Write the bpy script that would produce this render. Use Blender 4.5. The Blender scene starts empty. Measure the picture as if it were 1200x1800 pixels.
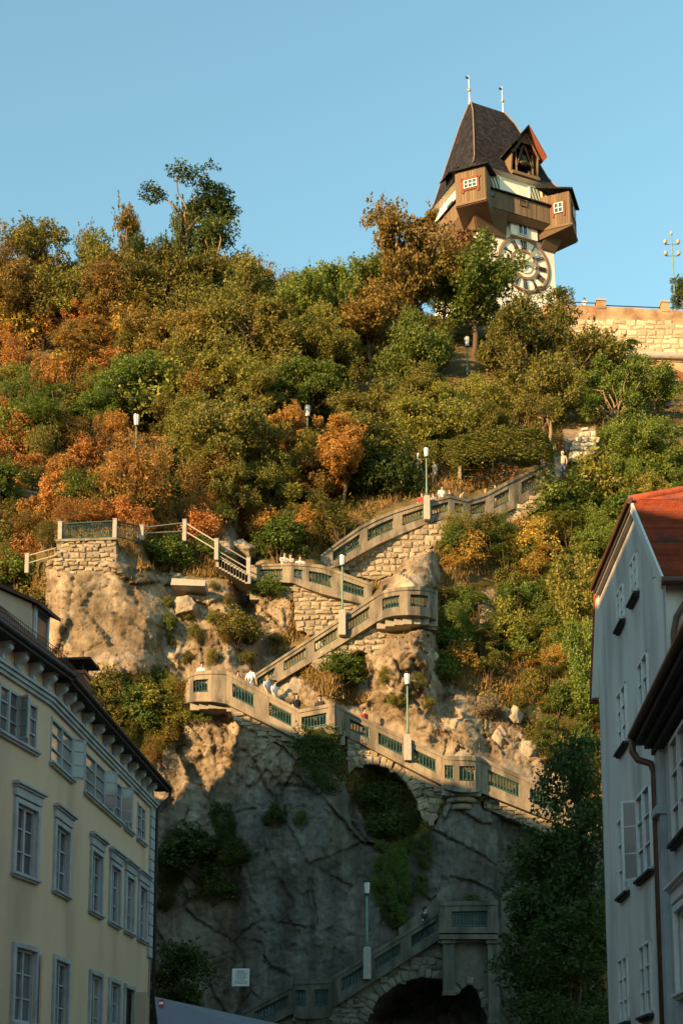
import bpy, math, random
import numpy as np
from mathutils import Vector, Matrix
random.seed(7); RNG = np.random.default_rng(7)
R_ = math.radians
SC = bpy.context.scene
COL = SC.collection

# ---------------------------------------------------------------- camera
F = 2512.0; HOR = 1975.0; VPV = 14000.0            # focal length, horizon and vertical vanishing point in photo pixels
_k = (HOR + VPV) / F; _t = (_k - math.sqrt(_k * _k - 4)) / 2
TH = math.atan(_t); CY = HOR - F * _t; CT, ST = math.cos(TH), math.sin(TH)
EYE = 1.6
cd = bpy.data.cameras.new('camera'); cam = bpy.data.objects.new('camera', cd); COL.objects.link(cam)
cam.location = (0, 0, EYE); cam.rotation_euler = (math.pi / 2 + TH, 0, 0)
cd.sensor_width = 36; cd.lens = F / 1800 * 36; cd.shift_y = (CY - 900) / 1800
cd.clip_start = 0.5; cd.clip_end = 4000
SC.camera = cam

# ---------------------------------------------------------------- sky, sun, exposure
SUN_EL = R_(15.0)
SUN_H = Vector((-0.73, -0.69, 0)).normalized()      # horizontal direction towards the sun (behind, left of the camera)
world = bpy.data.worlds.new('World'); SC.world = world; world.use_nodes = True
wn = world.node_tree.nodes; wl = world.node_tree.links
bg = wn['Background']; sky = wn.new('ShaderNodeTexSky'); sky.sky_type = 'NISHITA'; sky.sun_disc = False
sky.sun_elevation = SUN_EL
sky.sun_rotation = math.atan2(SUN_H.x, SUN_H.y)
sky.altitude = 400; sky.air_density = 1.6; sky.dust_density = 0.2; sky.ozone_density = 2.5
tint = wn.new('ShaderNodeMixRGB'); tint.blend_type = 'MULTIPLY'; tint.inputs[0].default_value = 1.0; tint.inputs[2].default_value = (1.02, 1.20, 1.06, 1)
wl.new(sky.outputs[0], tint.inputs[1]); wl.new(tint.outputs[0], bg.inputs[0]); bg.inputs[1].default_value = 0.107
sd = bpy.data.lights.new('sun', 'SUN'); sun = bpy.data.objects.new('sun', sd); COL.objects.link(sun)
sd.energy = 5.0; sd.angle = R_(0.5); sd.color = (1.0, 0.62, 0.27)
sun.rotation_euler = Vector((SUN_H.x * math.cos(SUN_EL), SUN_H.y * math.cos(SUN_EL), math.sin(SUN_EL))).to_track_quat('Z', 'Y').to_euler()
SC.view_settings.view_transform = 'Standard'; SC.view_settings.look = 'None'
SC.view_settings.exposure = 1.4; SC.view_settings.gamma = 1.0; SC.view_settings.use_curve_mapping = False
SC.render.engine = 'CYCLES'

# ---------------------------------------------------------------- helpers
def P(px, py, Y):
    """world point at depth Y seen in the photograph at (px, py)"""
    x = (px - 600) / F; y = (CY - py) / F
    s = Y / (CT - y * ST)
    return Vector((x * s, Y, (ST + y * CT) * s + EYE))
def ppm(Y, Z=20):                                  # photo pixels per metre at a place
    return F / (Y * CT + (Z - EYE) * ST)

def tag(o, label=None, cat=None, group=None, kind=None):
    if label: o['label'] = label
    if cat: o['category'] = cat
    if group: o['group'] = group
    if kind: o['kind'] = kind
    return o
def empty(name, loc=(0, 0, 0), rz=0.0, label=None, cat=None, group=None):
    o = bpy.data.objects.new(name, None); COL.objects.link(o); o.empty_display_size = 0.3
    o.location = loc; o.rotation_euler = (0, 0, rz)
    return tag(o, label, cat, group)
def link(name, mesh, parent=None, mat=None):
    o = bpy.data.objects.new(name, mesh); COL.objects.link(o)
    if parent is not None: o.parent = parent
    if mat is not None:
        if len(mesh.materials) == 0: mesh.materials.append(mat)
        elif mesh.materials[0] is not mat:
            o.material_slots[0].link = 'OBJECT'; o.material_slots[0].material = mat
    return o
def copy_tree(o, parent=None):
    c = o.copy(); COL.objects.link(c); c.parent = parent
    for ch in o.children:
        copy_tree(ch, c)
    return c

class MB:
    """collects simple shapes into one mesh"""
    def __init__(s): s.v = []; s.f = []
    def add(s, vs, fs):
        n = len(s.v); s.v += [tuple(v) for v in vs]; s.f += [tuple(i + n for i in f) for f in fs]; return s
    def box(s, c, d, M=None):
        x, y, z = d[0] / 2, d[1] / 2, d[2] / 2
        vs = [Vector((c[0] + i * x, c[1] + j * y, c[2] + k * z)) for k in (-1, 1) for j in (-1, 1) for i in (-1, 1)]
        if M is not None: vs = [M @ v for v in vs]
        return s.add(vs, [(0, 2, 3, 1), (4, 5, 7, 6), (0, 1, 5, 4), (2, 6, 7, 3), (0, 4, 6, 2), (1, 3, 7, 5)])
    def prism(s, pts, ext):
        """polygon extruded along ext"""
        n = len(pts); e = Vector(ext); a = [Vector(p) for p in pts]; b = [p + e for p in a]
        fs = [tuple(range(n)), tuple(range(2 * n - 1, n - 1, -1))]
        fs += [(i, i + n, (i + 1) % n + n, (i + 1) % n) for i in range(n)]
        return s.add(a + b, fs)
    def hexa(s, a, b):
        """two quads joined"""
        return s.add(list(a) + list(b), [(0, 1, 2, 3), (7, 6, 5, 4), (0, 4, 5, 1), (1, 5, 6, 2), (2, 6, 7, 3), (3, 7, 4, 0)])
    def tube(s, pts, rad, n=8, cap=True):
        pts = [Vector(p) for p in pts]
        if not hasattr(rad, '__len__'): rad = [rad] * len(pts)
        vs = []; fs = []
        for i, p in enumerate(pts):
            d = (pts[min(i + 1, len(pts) - 1)] - pts[max(i - 1, 0)])
            d = d.normalized() if d.length > 1e-9 else Vector((0, 0, 1))
            u = d.cross(Vector((0, 1, 0)) if abs(d.y) < 0.9 else Vector((1, 0, 0))).normalized(); w = d.cross(u)
            for k in range(n):
                a = 2 * math.pi * k / n
                vs.append(p + (u * math.cos(a) + w * math.sin(a)) * rad[i])
        for i in range(len(pts) - 1):
            for k in range(n):
                fs.append((i * n + k, i * n + (k + 1) % n, (i + 1) * n + (k + 1) % n, (i + 1) * n + k))
        if cap: fs += [tuple(range(n - 1, -1, -1)), tuple(range((len(pts) - 1) * n, len(pts) * n))]
        return s.add(vs, fs)
    def lathe(s, c, prof, n=14):
        vs = []; fs = []
        for r, z in prof:
            for k in range(n):
                a = 2 * math.pi * k / n; vs.append((c[0] + r * math.cos(a), c[1] + r * math.sin(a), c[2] + z))
        for i in range(len(prof) - 1):
            for k in range(n):
                fs.append((i * n + k, i * n + (k + 1) % n, (i + 1) * n + (k + 1) % n, (i + 1) * n + k))
        fs += [tuple(range(n - 1, -1, -1)), tuple(range((len(prof) - 1) * n, len(prof) * n))]
        return s.add(vs, fs)
    def mesh(s, name, smooth=False, bevel=0):
        me = bpy.data.meshes.new(name); me.from_pydata(s.v, [], s.f); me.update()
        if smooth: me.shade_smooth()
        return me
    def build(s, name, mat, parent=None, smooth=False, M=None):
        if M is not None: s.v = [tuple(M @ Vector(v)) for v in s.v]
        return link(name, s.mesh(name, smooth), parent, mat)

def bevel(o, w=0.02, seg=2):
    m = o.modifiers.new('bevel', 'BEVEL'); m.width = w; m.segments = seg; m.limit_method = 'ANGLE'; m.angle_limit = R_(40)
    return o

# ---------------------------------------------------------------- noise
def _hash(ix, iy, iz, seed):
    h = (ix.astype(np.int64) * 374761393 + iy.astype(np.int64) * 668265263 + iz.astype(np.int64) * 2147483647 + seed * 1274126177) & 0xFFFFFFFF
    h = ((h ^ (h >> 13)) * 1274126177) & 0xFFFFFFFF
    h = ((h ^ (h >> 16)) * 2246822519) & 0xFFFFFFFF
    return ((h ^ (h >> 15)) & 0xFFFFFF) / float(0xFFFFFF)
def vnoise(x, y, z, seed=0):
    x0, y0, z0 = np.floor(x), np.floor(y), np.floor(z)
    fx, fy, fz = x - x0, y - y0, z - z0
    fx, fy, fz = [q * q * q * (q * (q * 6 - 15) + 10) for q in (fx, fy, fz)]
    r = 0
    for i in (0, 1):
        for j in (0, 1):
            for k in (0, 1):
                w = (fx if i else 1 - fx) * (fy if j else 1 - fy) * (fz if k else 1 - fz)
                r = r + w * _hash(x0 + i, y0 + j, z0 + k, seed)
    return r * 2 - 1
def fbm(x, y, z, oct=4, seed=0, gain=0.5):
    a = 1.0; r = 0; t = 0
    for o in range(oct):
        r = r + a * vnoise(x, y, z, seed + o); t += a; a *= gain; x, y, z = x * 2.03, y * 2.03, z * 2.03
    return r / t
def cells2(u, v, seed=0):
    """2-D Voronoi: distance to nearest, second nearest, cell hash ids and offset from the cell's centre"""
    iu, iv = np.floor(u), np.floor(v)
    d1 = np.full(u.shape, 9.0); d2 = np.full(u.shape, 9.0)
    h1 = np.zeros(u.shape); h2 = np.zeros(u.shape); ou = np.zeros(u.shape); ov = np.zeros(u.shape)
    for i in (-1, 0, 1):
        for j in (-1, 0, 1):
            cu, cv = iu + i, iv + j; zz = np.zeros_like(cu)
            pu = cu + _hash(cu, cv, zz, seed); pv = cv + _hash(cu, cv, zz, seed + 1)
            du, dv = u - pu, v - pv; d = np.sqrt(du * du + dv * dv)
            m = d < d1
            d2 = np.where(m, d1, np.minimum(d2, d)); d1 = np.where(m, d, d1)
            h1 = np.where(m, _hash(cu, cv, zz, seed + 2), h1); h2 = np.where(m, _hash(cu, cv, zz, seed + 3), h2)
            ou = np.where(m, du, ou); ov = np.where(m, dv, ov)
    return d1, d2, h1, h2, ou, ov
def in_poly(px, py, poly):
    r = np.zeros(np.shape(px), bool); n = len(poly)
    for i in range(n):
        x0, y0 = poly[i]; x1, y1 = poly[(i + 1) % n]
        if y0 == y1: continue
        c = ((y0 > py) != (y1 > py)) & (px < (x1 - x0) * (py - y0) / (y1 - y0) + x0)
        r ^= c
    return r

# ---------------------------------------------------------------- materials
def new_mat(name):
    m = bpy.data.materials.new(name); m.use_nodes = True
    nt = m.node_tree; return m, nt.nodes, nt.links, nt.nodes['Principled BSDF']
def surf(name, c1, c2=None, scale=3.0, rough=0.85, bump=0.3, bscale=None, detail=6.0, metal=0.0, c3=None, scale3=0.6, streak=1.0, spec=0.3, objvar=0.0, c3r=(0.5, 0.68)):
    """plain procedural surface: noise between two colours, an optional third in big patches, fine bump"""
    m, N, L, b = new_mat(name)
    c2 = c2 or tuple(x * 0.75 for x in c1)
    tc = N.new('ShaderNodeTexCoord'); mp = N.new('ShaderNodeMapping'); mp.inputs['Scale'].default_value = (1, 1, 1 / streak)
    L.new(tc.outputs['Object'], mp.inputs[0])
    n1 = N.new('ShaderNodeTexNoise'); n1.inputs['Scale'].default_value = scale; n1.inputs['Detail'].default_value = detail; n1.inputs['Roughness'].default_value = 0.65
    L.new(mp.outputs[0], n1.inputs['Vector'])
    cr = N.new('ShaderNodeValToRGB'); cr.color_ramp.elements[0].position = 0.32; cr.color_ramp.elements[1].position = 0.68
    cr.color_ramp.elements[0].color = (*c2, 1); cr.color_ramp.elements[1].color = (*c1, 1)
    L.new(n1.outputs[0], cr.inputs[0]); out = cr.outputs[0]
    if c3:
        n3 = N.new('ShaderNodeTexNoise'); n3.inputs['Scale'].default_value = scale3; n3.inputs['Detail'].default_value = 5
        L.new(mp.outputs[0], n3.inputs['Vector'])
        r3 = N.new('ShaderNodeValToRGB'); r3.color_ramp.elements[0].position = c3r[0]; r3.color_ramp.elements[1].position = c3r[1]
        L.new(n3.outputs[0], r3.inputs[0])
        mx = N.new('ShaderNodeMixRGB'); L.new(r3.outputs[0], mx.inputs[0]); L.new(out, mx.inputs[1]); mx.inputs[2].default_value = (*c3, 1); out = mx.outputs[0]
    if objvar > 0:
        oi = N.new('ShaderNodeObjectInfo'); hs = N.new('ShaderNodeHueSaturation')
        mr = N.new('ShaderNodeMapRange'); mr.inputs[3].default_value = 1 - objvar; mr.inputs[4].default_value = 1 + objvar
        L.new(oi.outputs['Random'], mr.inputs[0]); L.new(mr.outputs[0], hs.inputs['Value']); L.new(out, hs.inputs['Color']); out = hs.outputs[0]
    L.new(out, b.inputs['Base Color'])
    b.inputs['Roughness'].default_value = rough; b.inputs['Metallic'].default_value = metal; b.inputs['Specular IOR Level'].default_value = spec
    if bump > 0:
        bn = N.new('ShaderNodeTexNoise'); bn.inputs['Scale'].default_value = bscale or scale * 4; bn.inputs['Detail'].default_value = 8
        L.new(mp.outputs[0], bn.inputs['Vector'])
        bp = N.new('ShaderNodeBump'); bp.inputs['Strength'].default_value = bump; bp.inputs['Distance'].default_value = 0.05
        L.new(bn.outputs[0], bp.inputs['Height']); L.new(bp.outputs[0], b.inputs['Normal'])
    return m
def leaf_mat(name, cols, trans=0.36):
    """foliage: every leaf takes one of the colours, every plant its own brightness"""
    m, N, L, b = new_mat(name)
    N.remove(b); out = N['Material Output']
    g = N.new('ShaderNodeNewGeometry'); cr = N.new('ShaderNodeValToRGB'); e = cr.color_ramp.elements
    while len(e) < len(cols): e.new(0.5)
    for i, c in enumerate(cols):
        e[i].position = i / max(1, len(cols) - 1); e[i].color = (*c, 1)
    L.new(g.outputs['Random Per Island'], cr.inputs[0])
    oi = N.new('ShaderNodeObjectInfo'); hs = N.new('ShaderNodeHueSaturation')
    mr = N.new('ShaderNodeMapRange'); mr.inputs[3].default_value = 0.92; mr.inputs[4].default_value = 1.5
    L.new(oi.outputs['Random'], mr.inputs[0]); L.new(mr.outputs[0], hs.inputs['Value']); hs.inputs['Saturation'].default_value = 0.97
    mh = N.new('ShaderNodeMapRange'); mh.inputs[3].default_value = 0.488; mh.inputs[4].default_value = 0.512
    wn_ = N.new('ShaderNodeTexWhiteNoise'); wn_.noise_dimensions = '1D'; L.new(oi.outputs['Random'], wn_.inputs['W'])
    L.new(wn_.outputs[0], mh.inputs[0]); L.new(mh.outputs[0], hs.inputs['Hue'])
    L.new(cr.outputs[0], hs.inputs['Color'])
    d = N.new('ShaderNodeBsdfDiffuse'); t = N.new('ShaderNodeBsdfTranslucent'); gl = N.new('ShaderNodeBsdfGlossy'); gl.inputs['Roughness'].default_value = 0.45
    gl.inputs['Color'].default_value = (0.9, 0.9, 0.8, 1)
    mx = N.new('ShaderNodeMixShader'); mx.inputs[0].default_value = trans
    L.new(hs.outputs[0], d.inputs[0]); L.new(hs.outputs[0], t.inputs[0]); L.new(d.outputs[0], mx.inputs[1]); L.new(t.outputs[0], mx.inputs[2])
    m2 = N.new('ShaderNodeMixShader'); m2.inputs[0].default_value = 0.012; L.new(mx.outputs[0], m2.inputs[1]); L.new(gl.outputs[0], m2.inputs[2])
    L.new(m2.outputs[0], out.inputs[0])
    return m
def glass_mat(name, tint=(0.05, 0.06, 0.07), rough=0.06):
    m, N, L, b = new_mat(name)
    b.inputs['Base Color'].default_value = (*tint, 1); b.inputs['Roughness'].default_value = rough; b.inputs['Specular IOR Level'].default_value = 0.8
    b.inputs['Coat Weight'].default_value = 0.4; b.inputs['Coat Roughness'].default_value = 0.03
    n = N.new('ShaderNodeTexNoise'); n.inputs['Scale'].default_value = 1.3; bp = N.new('ShaderNodeBump'); bp.inputs['Strength'].default_value = 0.05
    tc = N.new('ShaderNodeTexCoord'); L.new(tc.outputs['Object'], n.inputs['Vector']); L.new(n.outputs[0], bp.inputs['Height']); L.new(bp.outputs[0], b.inputs['Normal'])
    return m
def boards_mat(name, c1, c2, freq=4.0):
    """old timber: vertical grain with one tone per board"""
    m, N, L, b = new_mat(name)
    g = N.new('ShaderNodeNewGeometry'); cr = N.new('ShaderNodeValToRGB')
    cr.color_ramp.elements[0].color = (*c1, 1); cr.color_ramp.elements[1].color = (*c2, 1)
    tc = N.new('ShaderNodeTexCoord'); mp = N.new('ShaderNodeMapping'); mp.inputs['Scale'].default_value = (8, 8, 0.7)
    L.new(tc.outputs['Object'], mp.inputs[0]); n = N.new('ShaderNodeTexNoise'); n.inputs['Scale'].default_value = 2; n.inputs['Detail'].default_value = 6
    L.new(mp.outputs[0], n.inputs['Vector'])
    ad = N.new('ShaderNodeMath'); ad.operation = 'MULTIPLY_ADD'; L.new(g.outputs['Random Per Island'], ad.inputs[0]); ad.inputs[1].default_value = 0.6
    mu = N.new('ShaderNodeMath'); mu.operation = 'MULTIPLY'; mu.inputs[1].default_value = 0.5; L.new(n.outputs[0], mu.inputs[0]); L.new(mu.outputs[0], ad.inputs[2])
    L.new(ad.outputs[0], cr.inputs[0]); L.new(cr.outputs[0], b.inputs['Base Color']); b.inputs['Roughness'].default_value = 0.85
    bp = N.new('ShaderNodeBump'); bp.inputs['Strength'].default_value = 0.4; bp.inputs['Distance'].default_value = 0.03; L.new(n.outputs[0], bp.inputs['Height']); L.new(bp.outputs[0], b.inputs['Normal'])
    return m
def brick_mat(name, c1, c2, mortar, bw=0.42, bh=0.14):
    m, N, L, b = new_mat(name)
    tc = N.new('ShaderNodeTexCoord'); mp = N.new('ShaderNodeMapping'); mp.inputs['Rotation'].default_value = (math.pi / 2, 0, 0)
    br = N.new('ShaderNodeTexBrick'); br.inputs['Scale'].default_value = 1; br.inputs['Brick Width'].default_value = bw; br.inputs['Row Height'].default_value = bh
    br.inputs['Mortar Size'].default_value = 0.012; br.inputs['Color1'].default_value = (*c1, 1); br.inputs['Color2'].default_value = (*c2, 1); br.inputs['Mortar'].default_value = (*mortar, 1)
    L.new(tc.outputs['Object'], mp.inputs[0]); L.new(mp.outputs[0], br.inputs['Vector'])
    n = N.new('ShaderNodeTexNoise'); n.inputs['Scale'].default_value = 0.9; n.inputs['Detail'].default_value = 6; L.new(tc.outputs['Object'], n.inputs['Vector'])
    hs = N.new('ShaderNodeHueSaturation'); mr = N.new('ShaderNodeMapRange'); mr.inputs[1].default_value = 0.3; mr.inputs[2].default_value = 0.7; mr.inputs[3].default_value = 0.5; mr.inputs[4].default_value = 1.5
    L.new(n.outputs[0], mr.inputs[0]); L.new(mr.outputs[0], hs.inputs['Value']); L.new(br.outputs[0], hs.inputs['Color']); L.new(hs.outputs[0], b.inputs['Base Color'])
    bp = N.new('ShaderNodeBump'); bp.inputs['Strength'].default_value = 0.6; bp.inputs['Distance'].default_value = 0.02; bp.invert = True; L.new(br.outputs['Fac'], bp.inputs['Height']); L.new(bp.outputs[0], b.inputs['Normal'])
    b.inputs['Roughness'].default_value = 0.9
    return m

M = {}
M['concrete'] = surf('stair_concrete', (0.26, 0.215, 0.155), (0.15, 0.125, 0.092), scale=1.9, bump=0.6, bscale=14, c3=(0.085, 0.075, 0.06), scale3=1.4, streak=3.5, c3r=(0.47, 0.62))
M['concrete_shaded'] = surf('shaded_concrete', (0.15, 0.135, 0.105), (0.085, 0.078, 0.06), scale=1.9, bump=0.6, bscale=14, c3=(0.05, 0.05, 0.035), scale3=1.2, streak=3.0, c3r=(0.47, 0.62))  # stair concrete again, with the lowest flights' shade painted into its colour
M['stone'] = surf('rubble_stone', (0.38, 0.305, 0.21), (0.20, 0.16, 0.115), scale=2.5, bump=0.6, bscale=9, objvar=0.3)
M['stone_shaded'] = surf('weathered_shaded_rubble', (0.22, 0.19, 0.15), (0.13, 0.115, 0.09), scale=2.5, bump=0.7, bscale=9, objvar=0.3)  # worn rubble, with the lowest flight's shade also put into its colour
M['mortar'] = surf('mortar', (0.25, 0.205, 0.15), (0.17, 0.14, 0.1), scale=3, bump=0.5)
M['rock'] = surf('boulder_rock', (0.41, 0.345, 0.255), (0.24, 0.195, 0.14), scale=1.6, bump=1.0, bscale=4.5, c3=(0.21, 0.18, 0.14), scale3=0.9)
M['green'] = surf('green_iron', (0.028, 0.085, 0.075), (0.018, 0.055, 0.05), scale=6, rough=0.5, bump=0.05)
M['postgreen'] = surf('lamp_post_green', (0.16, 0.25, 0.19), (0.11, 0.19, 0.14), scale=4, rough=0.5, bump=0.05)
M['lampglass'] = surf('lamp_frosted_glass', (0.72, 0.70, 0.66), (0.62, 0.6, 0.57), scale=5, rough=0.3, bump=0.0, spec=0.5)
M['dark'] = surf('dark_metal', (0.035, 0.032, 0.03), (0.022, 0.02, 0.02), scale=6, rough=0.55, bump=0.1)
M['pier'] = surf('pale_granite_pier', (0.36, 0.33, 0.29), (0.26, 0.24, 0.21), scale=5, bump=0.4, bscale=20)
M['plaster'] = surf('white_tower_plaster', (0.78, 0.73, 0.64), (0.70, 0.65, 0.56), scale=0.8, bump=0.15, bscale=12, c3=(0.62, 0.56, 0.47), scale3=0.35)
M['wood'] = boards_mat('weathered_boards', (0.07, 0.047, 0.028), (0.20, 0.132, 0.072))
M['wood_dark'] = boards_mat('dark_boards', (0.055, 0.032, 0.018), (0.12, 0.07, 0.035))
M['shingle'] = None
M['redframe'] = surf('red_painted_frame', (0.24, 0.075, 0.035), (0.17, 0.05, 0.025), scale=5, bump=0.1)
M['white'] = surf('white_paint', (0.72, 0.71, 0.68), (0.62, 0.6, 0.57), scale=4, rough=0.5, bump=0.08)
M['bluewhite'] = surf('grey_white_trim', (0.40, 0.43, 0.45), (0.32, 0.345, 0.36), scale=2.5, rough=0.6, bump=0.12, c3=(0.25, 0.265, 0.275), scale3=1.2)
M['glass'] = glass_mat('window_glass'); M['glass_curtain_sheen'] = glass_mat('window_glass_curtain_sheen', (0.24, 0.235, 0.22)); M['glass_pale'] = glass_mat('window_glass_sky_sheen', (0.12, 0.125, 0.13))  # paler panes: curtains, and sky reflection painted into the glass colour
M['yellow'] = surf('ochre_plaster', (0.66, 0.49, 0.335), (0.58, 0.43, 0.29), scale=0.5, bump=0.15, bscale=18, c3=(0.45, 0.335, 0.23), scale3=0.5, c3r=(0.47, 0.7), streak=3.0)
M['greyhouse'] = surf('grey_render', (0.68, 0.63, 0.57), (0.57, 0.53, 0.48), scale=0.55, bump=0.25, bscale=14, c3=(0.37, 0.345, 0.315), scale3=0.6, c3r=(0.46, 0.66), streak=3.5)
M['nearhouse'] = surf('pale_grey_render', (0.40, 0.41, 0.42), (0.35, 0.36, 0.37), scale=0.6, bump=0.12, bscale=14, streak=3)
M['eave'] = surf('dark_eave', (0.055, 0.042, 0.034), (0.035, 0.028, 0.024), scale=3, rough=0.7, bump=0.2, streak=0.3)
M['copper'] = surf('brown_gutter', (0.13, 0.06, 0.035), (0.09, 0.042, 0.026), scale=5, rough=0.45, bump=0.08, metal=0.2)
M['tile'] = surf('red_clay_tile', (0.31, 0.062, 0.024), (0.19, 0.042, 0.02), scale=6, bump=0.4, c3=(0.10, 0.05, 0.04), scale3=1.3, objvar=0.22)
M['soffit'] = surf('soffit_plaster', (0.60, 0.57, 0.50), (0.52, 0.49, 0.43), scale=2, bump=0.1)
M['brick'] = brick_mat('bastion_brick', (0.36, 0.17, 0.085), (0.30, 0.20, 0.11), (0.36, 0.29, 0.2))
M['chimney'] = brick_mat('chimney_brick', (0.38, 0.14, 0.06), (0.30, 0.11, 0.05), (0.3, 0.22, 0.16))
M['bark'] = surf('bark', (0.13, 0.085, 0.05), (0.07, 0.047, 0.03), scale=5, bump=0.6, bscale=10, streak=4)
M['palebark'] = surf('pale_bark', (0.27, 0.19, 0.115), (0.18, 0.125, 0.075), scale=5, bump=0.5, bscale=10, streak=4)
M['asphalt'] = surf('street_asphalt', (0.055, 0.055, 0.055), (0.04, 0.04, 0.04), scale=6, bump=0.4, bscale=60)
M['stepstone'] = surf('stair_step_stone', (0.30, 0.27, 0.22), (0.22, 0.2, 0.165), scale=4, bump=0.4)
M['canopy'] = surf('grey_blue_canvas', (0.19, 0.21, 0.24), (0.165, 0.18, 0.21), scale=2, bump=0.15)
M['skin'] = surf('skin', (0.55, 0.34, 0.24), (0.5, 0.3, 0.21), scale=6, rough=0.55, bump=0.0)
# ---------------------------------------------------------------- the stair flights (photo px, top py, bottom py, depth), bottom to top
def bay(x0, x1, t0, t1, b0, b1, Y0, Y1, d, n=8, sag=0):
    r = []
    for i in range(n + 1):
        k = i / n; s = math.sin(math.pi * k); x = x0 + (x1 - x0) * (0.5 - 0.5 * math.cos(math.pi * k))
        r.append((x, t0 + (t1 - t0) * k, b0 + (b1 - b0) * k + sag * s, Y0 + (Y1 - Y0) * k - d * s))
    return r
FLIGHTS = [
 dict(key='F1a', nodes=[(425, 1780, 1826, 66.3), (515, 1732, 1780, 65.9)], ops=[(447, 506)], label='lowest flight of concrete stairs rising from the canopy to the square turret'),
 dict(key='F1b', nodes=bay(515, 585, 1726, 1723, 1783, 1780, 65.8, 65.7, 0.5, sag=8), ops=[(519, 537), (552, 576)], label='small rounded stair turret at the foot of the dark cliff'),
 dict(key='F1c', nodes=[(585, 1718, 1770, 65.7), (771, 1604, 1651, 65.6)], ops=[(599, 638), (656, 703), (722, 767)], label='shaded stair flight with lamp climbing from the lowest turret to the balcony on piers'),
 dict(key='F1d', nodes=[(771, 1588, 1649, 64.9), (875, 1586, 1649, 64.9)], ops=[(793, 856)], label='square concrete stair balcony carried on two tall piers'),
 dict(key='F2', nodes=[(880, 1578, 1640, 67.0), (1050, 1464, 1524, 67.4)], ops=[(893, 925), (945, 985), (1000, 1035)], label='stair flight climbing behind the dark tree from the balcony on piers'),
 dict(key='F3a', nodes=[(845, 1334, 1392, 67.9), (995, 1402, 1452, 68.2), (1062, 1434, 1484, 68.3)], ops=[(857, 912), (931, 982), (1003, 1050)], label='stair flight descending from the round bay into the dark tree'),
 dict(key='F3b', nodes=bay(777, 845, 1331, 1334, 1380, 1388, 67.9, 67.8, 0.9, sag=7), ops=[(781, 797), (807, 834)], label='half round stair bay on a corbel above the rubble wall'),
 dict(key='F3c', nodes=[(606, 1249, 1292, 68.5), (778, 1329, 1380, 67.9)], ops=[(614, 649), (665, 708), (726, 766)], label='stair flight with lamp above the stone arch'),
 dict(key='F3d', nodes=[(526, 1250, 1298, 68.2), (588, 1238, 1288, 67.2), (588.5, 1238, 1288, 67.25), (606, 1249, 1292, 68.45)], ops=[(530, 574)], label='projecting corner landing of the stairs above the green creeper'),
 dict(key='F3e', nodes=[(398, 1182, 1236, 68.9), (526, 1250, 1300, 68.2)], ops=[(409, 447), (473, 513)], label='sunlit stair flight with people between the ivied turret and the corner landing'),
 dict(key='F3f', nodes=[(318, 1199, 1238, 70.8), (330, 1189, 1234, 69.8), (346, 1183, 1232, 69.2), (372, 1181, 1232, 68.9), (398, 1182, 1236, 68.9)], ops=[(340, 366)], label='ivied stair turret at the left turning point'),
 dict(key='F4', nodes=[(448, 1187, 1222, 71.7), (596, 1090, 1134, 71.2), (662, 1046, 1092, 70.9)], ops=[(452, 483), (499, 537), (553, 593), (611, 649)], label='long sunlit stair flight with lamp rising to the upper round bay'),
 dict(key='F4b', nodes=[(662, 1046, 1092, 70.9), (676, 1040, 1085, 70.3), (694, 1036, 1081, 69.9), (716, 1034, 1080, 69.7), (738, 1034, 1081, 69.9), (756, 1037, 1084, 70.5), (769, 1041, 1090, 71.4)], ops=[(672, 702), (721, 751)], label='upper round stair bay above the pale pointed rock'),
 dict(key='F5', nodes=[(439, 995, 1021, 74.3), (514, 992, 1024, 73.6), (540, 993, 1034, 73.5), (566, 996, 1043, 73.4), (654, 1028, 1066, 73.6)], ops=[(457, 497), (517, 532), (543, 583), (601, 640)], label='sunlit stair flight descending over the curved rubble wall'),
 dict(key='F6', nodes=[(563, 978, 1006, 77.2), (600, 950, 992, 77.4), (633, 927, 973, 77.6), (662, 912, 957, 77.8), (691, 900, 944, 78.0), (744, 884, 922, 78.2), (790, 873, 908, 78.5), (821, 880, 917, 79.2), (855, 868, 915, 79.8), (903, 842, 893, 80.5), (952, 818, 860, 81.5), (985, 803, 842, 82.2)], ops=[(585, 632), (646, 691), (707, 743), (758, 787), (799, 813), (827, 853), (868, 894), (916, 941)], label='highest curved stair flight with lamp and people below the hedges'),
]
FD = {f['key']: f for f in FLIGHTS}
def fl_at(f, px):
    n = f['nodes']; xs = [a[0] for a in n]
    return [float(np.interp(px, xs, [a[k] for a in n])) for k in (1, 2, 3)]

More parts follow.
